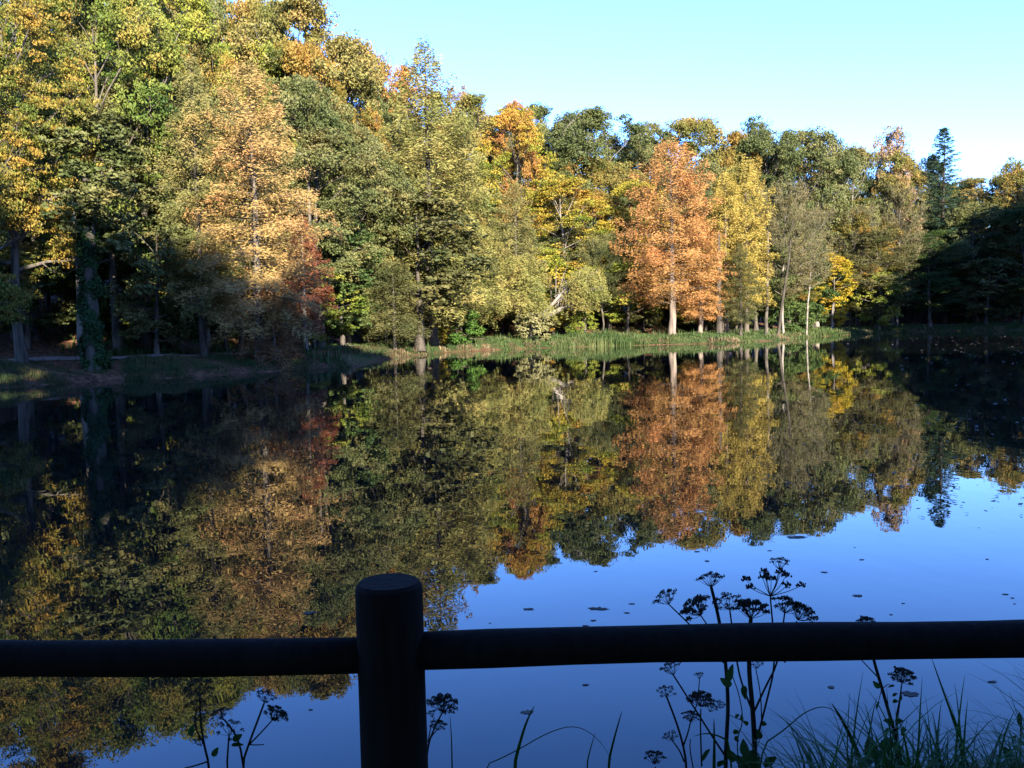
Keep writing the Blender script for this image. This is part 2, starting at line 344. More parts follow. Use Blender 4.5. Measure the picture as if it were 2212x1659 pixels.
def feathery(seed, H=24., Rr=4.2, cb=.14, nb=130, per=260, fl=.17, fw=.045, shape='ovoid', droop=.22, puff=.5, trunk_r=None, tiers=0, upt=.9, twigs=9, flare=1.3, zn=.22, tw_=1.0):
    """conifer-like tree: straight trunk, many side branches carrying feathery sprays"""
    rng = np.random.default_rng(seed); T = Tubes(); B = Tubes(); tr = trunk_r or H * .014
    zs = np.array([0, .03, .1, .3, .55, .8, .97]) * H; wob = rng.normal(0, H * .002, (7, 2)); wob[0] = 0
    T.add(np.column_stack([wob, zs]), [tr * flare, tr * 1.12, tr, tr * .8, tr * .5, tr * .22, tr * .04], 10)
    Cs = []; As = []; Bs = []; ts = []
    for i in range(nb):
        f = (i + rng.uniform(0, 1)) / nb
        if tiers: f = (math.floor(f * tiers) + .35 * rng.uniform() ** 2) / tiers
        t = cb + (.985 - cb) * f
        if shape == 'ovoid': prof = (max(0, 1 - f ** 2.3)) ** .75 * min(1, .62 + 2.2 * f)
        elif shape == 'round': prof = (max(0, 1 - f ** 2.4)) ** .58 * min(1, .66 + 2.0 * f)
        elif shape == 'cone': prof = (1 - f) ** .62
        elif shape == 'spire': prof = (1 - f) ** .9 * rng.uniform(.7, 1.1)
        elif shape == 'umbrella': prof = math.sqrt(max(.02, 1 - f ** 2))
        elif shape == 'column': prof = min(1, .75 + f) * (1 - f ** 5) ** .8
        az = i * 2.399 + rng.uniform(-.5, .5); Lb = Rr * prof * rng.uniform(.70, 1.12) * (1 + .16 * math.sin(2 * az + 9 * f + seed) + .10 * math.sin(5 * az - 17 * f)) + .25
        el = R(4) + upt * f ** 2.2 + rng.uniform(-.12, .12)
        dh = np.array([math.cos(az), math.sin(az), 0.]); side = np.array([-math.sin(az), math.cos(az), 0.])
        S = np.linspace(0, 1, 5); bend = rng.normal(0, .08)
        path = np.array([[0, 0, t * H]]) + dh * (Lb * S * math.cos(el))[:, None] + side * (Lb * bend * S ** 2)[:, None]
        path[:, 2] += Lb * (math.sin(el) * S - droop * S ** 2 * (1 - .6 * f))
        rb = tr * .16 * (1 - .7 * f); B.add(path, np.linspace(rb, rb * .15, 5), 4)
        nk = max(40, int(per * (Lb / Rr) ** 1.1 * 1.1)); nk = nk // 4 if (not tiers and shape in ('round', 'ovoid', 'column') and math.sin(1.7 * az + 15 * f + seed) > .86) else nk
        tw = rng.integers(0, twigs, nk); s = .22 + .80 * (tw + .5) / twigs; u = rng.uniform(-1, 1, nk)
        twl = tw_ * (.34 * Lb * (1.12 - s) + .22) * rng.uniform(.75, 1.2, twigs)[tw]
        pp = np.array([np.interp(s * 4, range(5), path[:, a]) for a in range(3)]).T
        wv = np.sign(u) * np.abs(u) ** .8 * twl
        fwd = np.abs(wv)[:, None] * dh * .55
        zoff = -.22 * np.abs(wv) + rng.normal(0, zn, nk) + puff * rng.uniform(-.3, .6, twigs)[tw] * .5
        c = pp + side * wv[:, None] + fwd + rng.normal(0, .05, (nk, 3)); c[:, 2] += zoff
        ax = unit(side * np.sign(u)[:, None] * .9 + dh * .6 + rng.normal(0, .45, (nk, 3)) + np.array([0, 0, -.18]))
        nr = unit(rng.normal(0, .8, (nk, 3)) + np.array([0, 0, .45]) + dh * .6); bb = unit(np.cross(nr, ax))
        sz = rng.uniform(.6, 1.3, (nk, 1)); Cs.append(c); As.append(ax * fl * sz); Bs.append(bb * fw * sz)
        tb = rng.uniform(); ts.append(np.clip(.4 * tb + .25 * rng.uniform(size=twigs)[tw] + .35 * rng.uniform(size=nk), 0, 1))
    return dict(trunk=T.mesh('trunk'), branches=B.mesh('branches'),
                crown=leaves_mesh('crown', np.concatenate(Cs), np.concatenate(As), np.concatenate(Bs), np.concatenate(ts)), H=H, R=Rr)

def airy(seed, H=17., Rr=3.6, cb=.25, n=30000, trunk_r=.14):
    """thin-leaved tree: fan of rising fine twigs with few tiny leaves"""
    rng = np.random.default_rng(seed); T = Tubes(); B = Tubes()
    zs = np.linspace(0, .95, 8) * H; wob = np.cumsum(rng.normal(0, H * .007, (8, 2)), 0); wob -= wob[0]
    tp = np.column_stack([wob, zs]); T.add(tp, trunk_r * (1 - .9 * np.linspace(0, 1, 8)), 8)
    tips = []
    for i in range(46):
        f = (i + rng.uniform()) / 46; t = cb + (.9 - cb) * f; az = i * 2.399; el = R(28 + 35 * f) + rng.uniform(-.2, .2)
        Lb = Rr * (math.sin(math.pi * min(1, .25 + .72 * f)) ** .7) * rng.uniform(.7, 1.1) / max(.5, math.cos(el))
        st = np.array([np.interp(t * H, zs, tp[:, 0]), np.interp(t * H, zs, tp[:, 1]), t * H])
        d = np.array([math.cos(az) * math.cos(el), math.sin(az) * math.cos(el), math.sin(el)])
        e = st + d * Lb + np.array([0, 0, .08 * Lb]); B.add([st, (st + e) / 2 + rng.normal(0, .1, 3), e], [trunk_r * .25 * (1.1 - f), .018, .006], 4)
        for j in range(9):
            s = rng.uniform(.2, 1); b = st + (e - st) * s; d2 = unit(d + rv(rng, 1)[0] * .7 + np.array([0, 0, .25])); l2 = Lb * .38 * rng.uniform(.6, 1.2)
            e2 = b + d2 * l2; B.add([b, e2], [.014, .004], 3); tips.append((b, e2))
    tips = np.array(tips); k = rng.integers(0, len(tips), n); s = rng.uniform(.15, 1.1, (n, 1))
    C = tips[k, 0] + (tips[k, 1] - tips[k, 0]) * s + rng.normal(0, .16, (n, 3)); dirn = unit(tips[k, 1] - tips[k, 0])
    ax = unit(dirn + rv(rng, n) * .8 + np.array([0, 0, .2])); bb = unit(np.cross(ax, rv(rng, n))); sz = rng.uniform(.6, 1.3, (n, 1))
    return dict(trunk=T.mesh('trunk'), branches=B.mesh('branches'), crown=leaves_mesh('crown', C, ax * .13 * sz, bb * .028 * sz, rng.uniform(size=n)), H=H, R=Rr)

KIND = {}
def kind(k):
    if k in KIND: return KIND[k]
    if   k == 'oak0': r = broadleaf(11, 20, 6.5, .22, 60000, .097, .55)
    elif k == 'oak1': r = broadleaf(12, 21, 6.2, .26, 54000, .10, .6, 17)
    elif k == 'oak2': r = broadleaf(13, 19, 6.8, .20, 56000, .10, .55, 19)
    elif k == 'oak3': r = broadleaf(14, 22, 6.0, .30, 44000, .105, .6, 17, .1, gap=.92)
    elif k == 'open': r = broadleaf(15, 20, 5.5, .25, 18000, .12, .7, 15, .2, gap=.7)
    elif k == 'beech0': r = broadleaf(21, 22, 6.5, .16, 72000, .078, .25, 24, -.05, rc=.17)
    elif k == 'beech1': r = broadleaf(22, 20, 6.0, .12, 54000, .09, .32, 20, 0, rc=.17)
    elif k == 'low0': r = broadleaf(31, 12, 4.5, .10, 15000, .14, .5, 15, sub=5)
    elif k == 'low1': r = broadleaf(32, 13, 4.2, .14, 15000, .14, .45, 14, sub=5)
    elif k == 'low2': r = broadleaf(34, 12, 3.2, .05, 26000, .085, .35, 24, sub=5)
    elif k == 'shrub0': r = broadleaf(33, 4, 2.6, .04, 9000, .10, .4, 14, trunk_r=.06, sub=5)
    elif k == 'cyp0': r = feathery(41, 24, 5.0, .12, 160, 420, fl=.14, fw=.035, shape='round', puff=1.3, droop=.34)
    elif k == 'cyp1': r = feathery(42, 24, 4.4, .15, 140, 360, fl=.14, fw=.04, shape='ovoid', droop=.3)
    elif k == 'cyp2': r = feathery(43, 25, 5.6, .17, 140, 470, fl=.13, fw=.04, shape='round', droop=.1, puff=1.5, upt=.7, zn=.3)
    elif k == 'cypcol': r = feathery(44, 22, 3.6, .15, 140, 330, fl=.14, fw=.042, shape='column', droop=.12, puff=.9, upt=1.0)
    elif k == 'tallcyp': r = feathery(45, 27, 5.2, .12, 180, 340, fl=.14, fw=.04, shape='cone', droop=.12, upt=.8, puff=.9)
    elif k == 'cypsmall': r = feathery(46, 9, 3.0, .22, 80, 200, fl=.14, fw=.035, shape='umbrella', droop=.35, trunk_r=.14, twigs=8)
    elif k == 'cypround': r = feathery(47, 9, 3.6, .42, 100, 260, fl=.13, fw=.033, shape='umbrella', droop=.5, trunk_r=.24, twigs=8, upt=1.1)
    elif k == 'cypweep': r = feathery(48, 9, 3.0, .06, 80, 200, fl=.15, fw=.035, shape='umbrella', droop=.6, trunk_r=.17, twigs=8)
    elif k == 'spruce': r = feathery(51, 34, 5.4, .06, 280, 190, fl=.16, fw=.045, shape='spire', droop=.04, puff=.05, upt=.5, twigs=9, zn=.07, tw_=.6, trunk_r=.26)
    elif k == 'airy0': r = airy(61)
    elif k == 'airy1': r = airy(62, 18, 3.0, .35, 15000, .13)
    cz = np.empty(len(r['crown'].vertices) * 3, dtype=np.float32); r['crown'].vertices.foreach_get('co', cz); cz = cz.reshape(-1, 3)
    r['H'] = float(np.percentile(cz[:, 2], 99.6)); r['R'] = float(np.percentile(np.hypot(cz[:, 0], cz[:, 1]), 94))
    KIND[k] = r; return r

def place(k, x, Yd, ytop, wpx, fam, label, bark='bark', name='tree', cat='tree', group=None, extra=1.0, lean=None):
    g = kind(k)
    p = at(x, (ytop + 720) / 2, Yd); X_ = p.x; zb = gz(X_, Yd) - .12; zt = at(x, ytop, Yd).z
    s = (zt - zb) / (g['H'] * 1.0); w = wpx / FPX * Yd / (2 * g['R']) * extra
    o = thing(name, label, cat, (X_, Yd, zb), random.uniform(0, 6.28), group); o.scale = (w, w, s)
    if lean: o.rotation_euler = (lean[0], lean[1], o.rotation_euler[2])
    mobj('trunk', g['trunk'], M[bark], o); mobj('branches', g['branches'], M[bark], o); mobj('crown', g['crown'], leaf(fam), o)
    return o

T_ = [
 # left
 ('beech0', 20, 50, -110, 330, 'gold', 'golden orange beech at the left edge with layered sprays over the bank', 'bark', 'beech_tree'),
 ('beech1', -60, 47, 60, 260, 'gold', 'orange beech cut by the left edge, its low boughs above the bank', 'bark', 'beech_tree'),
 ('oak0', 235, 60, -50, 320, 'goldolive', 'yellow and olive oak right of the golden orange beech at far left', 'bark', 'oak_tree'),
 ('beech1', 130, 66, 130, 210, 'brightgreen', 'bright green beech in the gap between golden beech and yellow oak', 'bark', 'beech_tree'),
 ('beech1', 370, 76, -50, 270, 'lime', 'yellow green beech reaching the top edge left of the sky', 'bark', 'beech_tree'),
 ('oak2', 300, 66, 260, 230, 'goldolive', 'yellowing oak below the yellow green beech, left of the first cypress', 'barkpale', 'oak_tree'),
 ('low0', 330, 57, 470, 230, 'oak', 'low olive oak overhanging the shaded path, left of the first cypress', 'bark', 'oak_tree'),
 ('beech1', 60, 60, -80, 220, 'lime', 'yellow green tree in the top left corner behind the beech', 'bark', 'tree'),
 ('cyp1', 425, 57, 132, 185, 'tangreen', 'green and rusty bald cypress with dark trunk, left of the big tan one', 'barkdark', 'cypress_tree'),
 ('cyp0', 548, 57.5, 148, 290, 'tan', 'large tan bald cypress, the tallest on the left bank', 'bark', 'cypress_tree'),
 ('cypweep', 588, 58, 590, 150, 'redbrown', 'small rusty cypress drooping below the big tan cypress', 'barkpale', 'cypress_tree'),
 ('cyp1', 655, 68, 470, 120, 'red', 'dark red young cypress with grey trunk right of the tan cypress', 'barkpale', 'cypress_tree'),
 ('oak1', 500, 98, 2, 220, 'oakgold', 'brownish oak on the skyline above the tan cypress', 'bark', 'oak_tree'),
 ('oak2', 565, 96, 4, 200, 'oakgold', 'golden brown oak crown filling the skyline left of the tallest oak', 'bark', 'oak_tree'),
 ('oak1', 655, 90, -12, 330, 'oaktan', 'big tan oak touching the top edge beside the open sky', 'barkpale', 'oak_tree'),
 ('oak2', 775, 100, 95, 200, 'oaktan', 'tan and orange oak on the slope of the skyline right of the tallest oak', 'barkpale', 'oak_tree'),
 ('oak0', 745, 80, 270, 230, 'oak', 'grey green oak between the tan cypress and the tall olive cypress', 'bark', 'oak_tree'),
 ('low1', 735, 77, 480, 190, 'green', 'dark green tree right of the dark red cypress', 'bark', 'tree'),
 ('oak3', 850, 112, 145, 170, 'mapletop', 'orange brown oak peeping left of the tall olive cypress top', 'bark', 'oak_tree'),
 ('tallcyp', 925, 88, 104, 300, 'olive', 'tall pointed olive cypress standing highest in the middle of the bank', 'barkdark', 'cypress_tree'),
 ('cyp0', 1000, 92, 250, 190, 'olive', 'olive cypress merged into the right flank of the tall pointed one', 'barkdark', 'cypress_tree'),
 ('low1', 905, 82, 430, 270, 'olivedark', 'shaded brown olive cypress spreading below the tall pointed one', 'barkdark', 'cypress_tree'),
 ('cypsmall', 850, 79, 565, 160, 'olivedark', 'small flat topped yellowish cypress with slim trunk by the shaded bank', 'bark', 'cypress_tree'),
 # centre
 ('oak1', 1035, 122, 205, 180, 'oakgold', 'golden oak on the skyline right of the tall pointed cypress', 'bark', 'oak_tree'),
 ('open', 1000, 126, 190, 120, 'pink', 'thin pinkish treetop just right of the tall pointed cypress', 'barkpale', 'tree'),
 ('beech1', 1115, 112, 228, 165, 'maple', 'green maple turning orange red at its top, above the round headed cypress', 'bark', 'maple_tree'),
 ('oak3', 1125, 113, 222, 110, 'mapletop', 'orange red treetop on the skyline in the middle', 'bark', 'maple_tree'),
 ('cyp1', 1115, 100, 400, 140, 'tangreen', 'slim olive cypress rising behind the round headed cypress', 'bark', 'cypress_tree'),
 ('cypround', 1120, 97, 555, 165, 'olive', 'round headed drooping olive cypress with dark trunk at the grassy shore', 'barkdark', 'cypress_tree'),
 ('beech1', 1222, 108, 390, 200, 'maple', 'yellow and orange maple glowing left of the tall orange cypress', 'barkpale', 'maple_tree'),
 ('low0', 1195, 104, 555, 150, 'maple', 'yellow green small maple above the leaning willow', 'bark', 'maple_tree'),
 ('oak2', 1285, 132, 238, 240, 'oakgrey', 'broad grey green oak with pale limbs, on the skyline right of centre', 'barkpale', 'oak_tree'),
 ('oak1', 1175, 136, 232, 150, 'oak', 'olive oak on the skyline left of the broad grey green oak', 'bark', 'oak_tree'),
 ('airy0', 1300, 105, 505, 110, 'oak', 'dull olive alder between orange maple and tall orange cypress', 'bark', 'alder_tree'),
 ('beech1', 1372, 110, 390, 150, 'yellow', 'yellow maple showing left of the tall orange cypress', 'bark', 'maple_tree'),
 ('low1', 1355, 107, 560, 150, 'lime', 'low yellow green maple under the left boughs of the orange cypress', 'bark', 'maple_tree'),
 ('cyp2', 1450, 101, 314, 228, 'orange', 'tall orange cypress with pale trunk standing at the water', 'barkcyp', 'cypress_tree'),
 ('cyp1', 1512, 103, 470, 125, 'orange', 'smaller orange cypress just right of the tall orange one', 'barkcyp', 'cypress_tree'),
 ('cypcol', 1612, 108, 350, 125, 'yellowgreen', 'yellow green columnar cypress right of the tall orange one', 'barkcyp', 'cypress_tree'),
 ('cypcol', 1568, 106, 372, 110, 'yellowgreen', 'yellow green cypress with pale flared trunk touching the orange cypress', 'barkcyp', 'cypress_tree'),
 ('cyp1', 1600, 103, 530, 85, 'olivedark', 'dark olive cypress added for the shadow on the yellow green ones', 'barkdark', 'cypress_tree'),  # added dark tree; stands in for the shadow blob on the yellow green crowns
 ('oak0', 1400, 138, 268, 170, 'oak', 'olive oak on the skyline right of the broad grey green oak', 'bark', 'oak_tree'),
 ('oak2', 1490, 137, 260, 200, 'oakgold', 'olive gold oak on the skyline behind the tall orange cypress', 'bark', 'oak_tree'),
 ('oak1', 1585, 134, 290, 130, 'autumnmix', 'oak with orange patches on the skyline behind the yellow green cypresses', 'bark', 'oak_tree'),
 ('open', 1635, 140, 255, 130, 'oakgrey', 'thin topped grey green oak poking above the skyline', 'bark', 'oak_tree'),
 ('oak3', 1660, 133, 285, 180, 'oakgrey', 'grey green oak behind the grey alders', 'bark', 'oak_tree'),
 # right
 ('oak0', 1750, 136, 283, 190, 'oak', 'olive oak crowned on the skyline above the grey alders', 'barkpale', 'oak_tree'),
 ('open', 1765, 139, 280, 130, 'oaktan', 'tan topped oak just behind the skyline above the grey alders', 'barkpale', 'oak_tree'),
 ('airy0', 1692, 112, 398, 150, 'grey', 'nearly bare grey alder right of the yellow green cypresses', 'barkpale', 'alder_tree'),
 ('airy1', 1742, 115, 440, 110, 'grey', 'thin grey birch with straight pale trunk left of the golden beech', 'barkpale', 'birch_tree'),
 ('low2', 1797, 130.5, 548, 90, 'golden', 'small brilliant golden beech at the edge of the shade', 'bark', 'beech_tree'),
 ('oak2', 1840, 140, 320, 150, 'oak', 'olive oak on the skyline left of the pinkish treetop', 'barkpale', 'oak_tree'),
 ('open', 1925, 142, 276, 120, 'pink', 'pinkish open topped oak standing out of the skyline', 'bark', 'oak_tree'),
 ('oak3', 1930, 141, 330, 130, 'oakgold', 'golden green oak below the pinkish treetop', 'bark', 'oak_tree'),
 ('oak1', 1865, 137, 430, 140, 'autumnmix', 'oak with an orange patch above the golden beech', 'bark', 'oak_tree'),
 ('airy0', 1940, 138, 400, 120, 'grey', 'bare twiggy grey tree left of the dark spruce', 'barkpale', 'tree'),
 ('airy1', 1850, 136, 440, 110, 'grey', 'bare pale stemmed tree above the golden beech', 'barkpale', 'tree'),
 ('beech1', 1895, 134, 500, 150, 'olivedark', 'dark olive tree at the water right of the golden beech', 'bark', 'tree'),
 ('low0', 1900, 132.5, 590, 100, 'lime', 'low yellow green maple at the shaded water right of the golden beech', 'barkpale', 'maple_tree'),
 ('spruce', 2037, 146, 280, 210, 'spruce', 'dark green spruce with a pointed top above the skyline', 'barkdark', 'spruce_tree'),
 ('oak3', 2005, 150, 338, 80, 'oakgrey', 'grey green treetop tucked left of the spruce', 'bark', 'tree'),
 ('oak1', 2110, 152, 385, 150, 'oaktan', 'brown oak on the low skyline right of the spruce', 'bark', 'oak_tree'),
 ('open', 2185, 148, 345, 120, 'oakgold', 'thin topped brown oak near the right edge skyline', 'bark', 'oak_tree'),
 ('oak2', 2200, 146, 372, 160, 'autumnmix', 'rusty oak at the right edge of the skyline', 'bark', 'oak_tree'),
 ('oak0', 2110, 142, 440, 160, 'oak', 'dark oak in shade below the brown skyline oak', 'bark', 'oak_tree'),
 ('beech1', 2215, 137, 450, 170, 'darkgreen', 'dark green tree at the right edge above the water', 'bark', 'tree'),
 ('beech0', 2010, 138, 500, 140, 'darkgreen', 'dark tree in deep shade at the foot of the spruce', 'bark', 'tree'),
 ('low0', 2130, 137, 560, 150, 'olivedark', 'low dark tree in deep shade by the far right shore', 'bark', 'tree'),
]
for a_ in T_:
    place(a_[0], a_[1], a_[2], a_[3], a_[4], a_[5], a_[6], a_[7], a_[8])

# hillside wood that fills the depth behind the shore trees
rr = random.Random(5)
SKY = [(-200,-120),(440,-60),(500,8),(560,8),(650,10),(700,45),(760,120),(830,165),(915,190),(980,215),(1050,225),(1130,240),(1200,262),(1280,260),(1400,290),(1480,285),(1640,290),(1700,305),(1800,330),(1850,350),(1925,345),(1970,355),(2010,365),(2080,392),(2212,385),(2400,385)]
def sky_y(x): return float(np.interp(x, [s[0] for s in SKY], [s[1] for s in SKY]))
fams_l = ['oakgold', 'oak', 'lime', 'oak', 'autumnmix']; fams_r = ['oak', 'oakgrey', 'oakgold', 'oak', 'autumnmix', 'green']
LAND = [(-200, 'the left edge beech'), (150, 'the ivy covered trunk'), (300, 'the first green cypress'), (480, 'the big tan cypress'), (640, 'the dark red cypress'), (740, 'the dead grey trunk'),
        (840, 'the tall pointed cypress'), (1010, 'the round headed cypress'), (1180, 'the leaning willow'), (1290, 'the yellow maples'), (1400, 'the tall orange cypress'), (1540, 'the yellow green cypresses'),
        (1670, 'the grey alders'), (1780, 'the golden beech'), (1860, 'the dark trees at right'), (2000, 'the spruce'), (2100, 'the shaded right shore')]
LOOK = dict(oakgold='golden brown', green='green', lime='yellow green', oak='olive green', autumnmix='green and rusty', oakgrey='grey green', darkgreen='dark green')
def landmark(x): return [n for a, n in LAND if x >= a][-1]
for row, (dy, dip) in enumerate([(16, 230), (22, 150), (31, 70), (42, 8)]):
    where = ['just behind', 'on the lower slope behind', 'on the upper slope behind', 'on the skyline behind'][row]
    x = -150 + row * 30
    while x < 2380:
        Yd = shoreY(min(x, 2212)) + dy + rr.uniform(-3, 3); yt = sky_y(x) + dip + rr.uniform(0, 34)
        f = rr.choice(fams_l if x < 700 else fams_r); k = rr.choice(['oak0', 'oak1', 'oak2', 'oak3', 'beech1'])
        place(k, x, Yd, yt, rr.uniform(170, 230) * 75 / Yd * 1.15, f, LOOK[f] + (' beech ' if k == 'beech1' else ' oak ') + where + ' ' + landmark(x), 'bark', 'woodland_tree', 'tree', 'trees of the hillside wood')
        x += rr.uniform(80, 115) * 90 / Yd
# low understorey
for o0, yl, yh_ in ((13, 520, 600), (24, 480, 560), (36, 400, 500)):
    x = -160
    while x < 2380:
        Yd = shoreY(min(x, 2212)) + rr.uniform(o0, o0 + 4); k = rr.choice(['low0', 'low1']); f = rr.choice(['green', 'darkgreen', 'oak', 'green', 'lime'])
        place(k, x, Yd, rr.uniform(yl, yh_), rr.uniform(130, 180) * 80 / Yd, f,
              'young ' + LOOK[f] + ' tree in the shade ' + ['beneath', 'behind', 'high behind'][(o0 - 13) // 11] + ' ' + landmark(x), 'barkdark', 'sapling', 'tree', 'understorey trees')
        x += rr.uniform(60, 100) * 85 / Yd

# bushes at the shore
for x, Yd, yt, wd, fam, lab in [
    (985, 90, 662, 105, 'brightgreen', 'bright green sunlit bush at the grassy shore in the middle'),
    (948, 89, 698, 45, 'yellow', 'small yellow bush left of the bright green bush'),
    (1152, 95.5, 676, 80, 'palebush', 'pale straw coloured bush at the root of the leaning willow'),
    (1255, 102, 672, 60, 'lime', 'yellow green bush under the leaning willow crown'),
    (1500, 113, 655, 90, 'lime', 'sunlit yellow green bush between the orange cypress trunks'),
    (1705, 117, 650, 90, 'green', 'green bush behind the leaning grey trunks'),
    (1745, 122, 650, 70, 'green', 'dark green bush right of the straight pale birch'),
    (1440, 112, 650, 120, 'yellow', 'yellowish bush left behind the tall orange cypress trunk')]:
    place('shrub0', x, Yd, yt, wd, fam, lab, 'bark', 'bush', 'bush')

# bare and visible trunks inside the wood
def bare_trunk(x, Yd, ybot_off, ytop, wpx, mat, label, name='bare_trunk', lean=0.0, snags=0, group=None):
    p = at(x, (ytop + 720) / 2, Yd); zb = gz(p.x, Yd) - .1; zt = at(x, ytop, Yd).z; r = wpx / FPX * Yd / 2
    o = thing(name, label, 'tree trunk', (p.x, Yd, zb), 0, group); T = Tubes(); h = zt - zb; rg = random.Random(int(x))
    pts = [(lean * h * s + rg.uniform(-.08, .08), rg.uniform(-.1, .1), h * s) for s in (0, .03, .15, .35, .6, .8, 1)]
    T.add(pts, [r * 1.4, r * 1.15, r, r * .95, r * .8, r * .65, r * .4], 10); mobj('trunk', T.mesh('trunk'), mat, o)
    for i in range(snags):
        s = .62 + .36 * i / max(1, snags - 1) if snags > 1 else .8; b = Vector((lean * h * s, 0, h * s)); sd_ = 1 if i % 2 == 0 else -1; l = rg.uniform(.8, 2.4)
        B = Tubes(); B.add([b, b + Vector((sd_ * l * .6, -.1, .1)), b + Vector((sd_ * l, -.2, .35 * l))], [r * .35, r * .25, r * .1], 6); mobj('branch', B.mesh('branch'), mat, o)
    return o
bare_trunk(166, 53, 0, 430, 13, M['barkpale'], 'pale birch trunk left of the ivy covered trunk')
bare_trunk(672, 72, 0, 325, 9, M['bark'], 'tall dead grey trunk with short snags right of the tan cypress', 'dead_tree', 0, 4)
bare_trunk(623, 84, 0, 270, 14, M['barkpale'], 'pale forked oak trunk showing high behind the tan cypress', 'dead_tree', 0, 4)
bare_trunk(702, 84, 0, 560, 8, M['barkpale'], 'slim grey trunk right of the dark red cypress')
bare_trunk(50, 58, 0, 520, 16, M['bark'], 'grey trunk under the golden beech at the left edge')
bare_trunk(100, 64, 0, 500, 9, M['barkdark'], 'dark trunk between the golden beech and the pale birch trunk')
bare_trunk(346, 66, 0, 480, 10, M['barkpale'], 'pale trunk left of the dark cypress trunk')
bare_trunk(312, 62, 0, 560, 22, M['barkdark'], 'thick dark trunk right of the ivy covered trunk')
bare_trunk(368, 70, 0, 600, 6, M['barkpale'], 'very thin pale trunk beside the dark cypress trunk')
bare_trunk(518, 62, 0, 600, 12, M['bark'], 'grey trunk left of the rusty drooping cypress')
bare_trunk(612, 66, 0, 600, 12, M['barkdark'], 'dark trunk between rusty drooping and dark red cypress')
bare_trunk(832, 84, 0, 600, 7, M['barkpale'], 'twin pale stem left of the flat topped cypress')
bare_trunk(905, 81, 0, 630, 22, M['barkdark'], 'very thick dark trunk under the tall olive cypress')
bare_trunk(1262, 106, 0, 630, 10, M['bark'], 'grey trunk in the dark gap right of the willow')
bare_trunk(1553, 103, 0, 500, 13, M['barkdark'], 'dark shaded trunk left of the pale flared cypress trunk')
bare_trunk(1612, 107, 0, 600, 7, M['bark'], 'slim grey blue trunk right of the pale flared cypress trunk')
bare_trunk(1655, 108, 0, 500, 7, M['bark'], 'slim leaning trunk, the left of the crossing pair', lean=.02)
bare_trunk(1680, 108, 0, 520, 6, M['barkdark'], 'slim leaning trunk, the right of the crossing pair', lean=.14)
bare_trunk(1795, 129, 0, 640, 5, M['barkpale'], 'short crooked pale stem under the golden beech', lean=.1)

# ivy covered trunk
p = at(195, 650, 50.5); zb = gz(p.x, 50.5) - .1
iv = thing('ivy_tree', 'thick trunk wrapped in dark ivy at the left bank', 'tree', (p.x, 50.5, zb))
T = Tubes(); T.add([(0, 0, 0), (.02, 0, .5), (0, 0, 3), (.1, 0, 7), (.1, .1, 11)], [.62, .46, .42, .36, .25], 12); mobj('trunk', T.mesh('trunk'), M['barkdark'], iv)
rng = np.random.default_rng(3); n = 9000; z = rng.uniform(.1, 10.5, n); a = rng.uniform(0, 2 * math.pi, n); rad = (.54 + .16 * np.sin(z * 1.7 + a * 2) + rng.normal(0, .10, n)) * (1 - z * .02) * (1 + .22 * np.sin(z * 3.1 + a))
C = np.column_stack([rad * np.cos(a), rad * np.sin(a), z]); nr = unit(np.column_stack([np.cos(a), np.sin(a), np.full(n, .3)]) + rng.normal(0, .4, (n, 3)))
A = unit(np.cross(nr, rv(rng, n))); kp = (np.sin(a * 2 + z * 1.3) + np.sin(z * 2.9 - a) > -1.15); mobj('ivy', leaves_mesh('ivy', C[kp], A[kp] * .09, np.cross(nr, A)[kp] * .07, rng.uniform(size=int(kp.sum()))), leaf('ivy'), iv)
g = kind('low1'); c = mobj('crown', g['crown'], leaf('oak'), iv); c.location = (0, 0, 5.2); c.scale = (.95, .95, .75)

# leaning willow
w0 = at(1135, 705, 98.5); w0.z = gz(w0.x, w0.y) - .1
wl = thing('willow_tree', 'leaning willow with pale bent trunk above the reeds in the middle', 'willow', w0)
T = Tubes(); q = lambda x, y, Yd: at(x, y, Yd) - w0
T.add([(0, 0, 0), q(1160, 690, 98.4), q(1195, 676, 98.2), q(1232, 656, 98), q(1262, 628, 97.6)], [.42, .36, .27, .2, .1], 9)
T.add([q(1165, 688, 98.4), q(1195, 655, 98), q(1225, 620, 98)], [.25, .18, .07], 8); mobj('trunk', T.mesh('trunk'), M['barkpale'], wl)
T = Tubes(); rg = random.Random(9)
for i in range(34):
    b = q(1195 + 65 * rg.random(), 672 - 40 * rg.random(), 98); e = q(1262 + rg.uniform(-62, 42), 615 + rg.uniform(-50, 45), 98 + rg.uniform(-2.5, 2.5)); T.add([b, (b + e) / 2 + Vector((0, 0, .3)), e], [.05, .03, .01], 4)
mobj('branches', T.mesh('branches'), M['barkpale'], wl)
rng = np.random.default_rng(8); n = 13000; cc = np.array(q(1262, 622, 98)); o = rv(rng, n) * rng.uniform(.15, 1, (n, 1)) ** .5 * np.array([2.9, 2.6, 2.5])
cl = rv(rng, 60) * rng.uniform(.3, 1, (60, 1)) ** .5 * np.array([2.7, 2.4, 2.3]); k_ = rng.integers(0, 60, n)
C = cc + .30 * o + .92 * cl[k_] + np.array([0, 0, -.5]) * rng.uniform(0, 1, (n, 1)) ** 2 * np.abs(o[:, :1]); ax = unit(rv(rng, n) + np.array([0, 0, -.4])); bb = unit(np.cross(ax, rv(rng, n)))
mobj('crown', leaves_mesh('crown', C, ax * .13, bb * .035, rng.uniform(size=n)), leaf('olive'), wl)

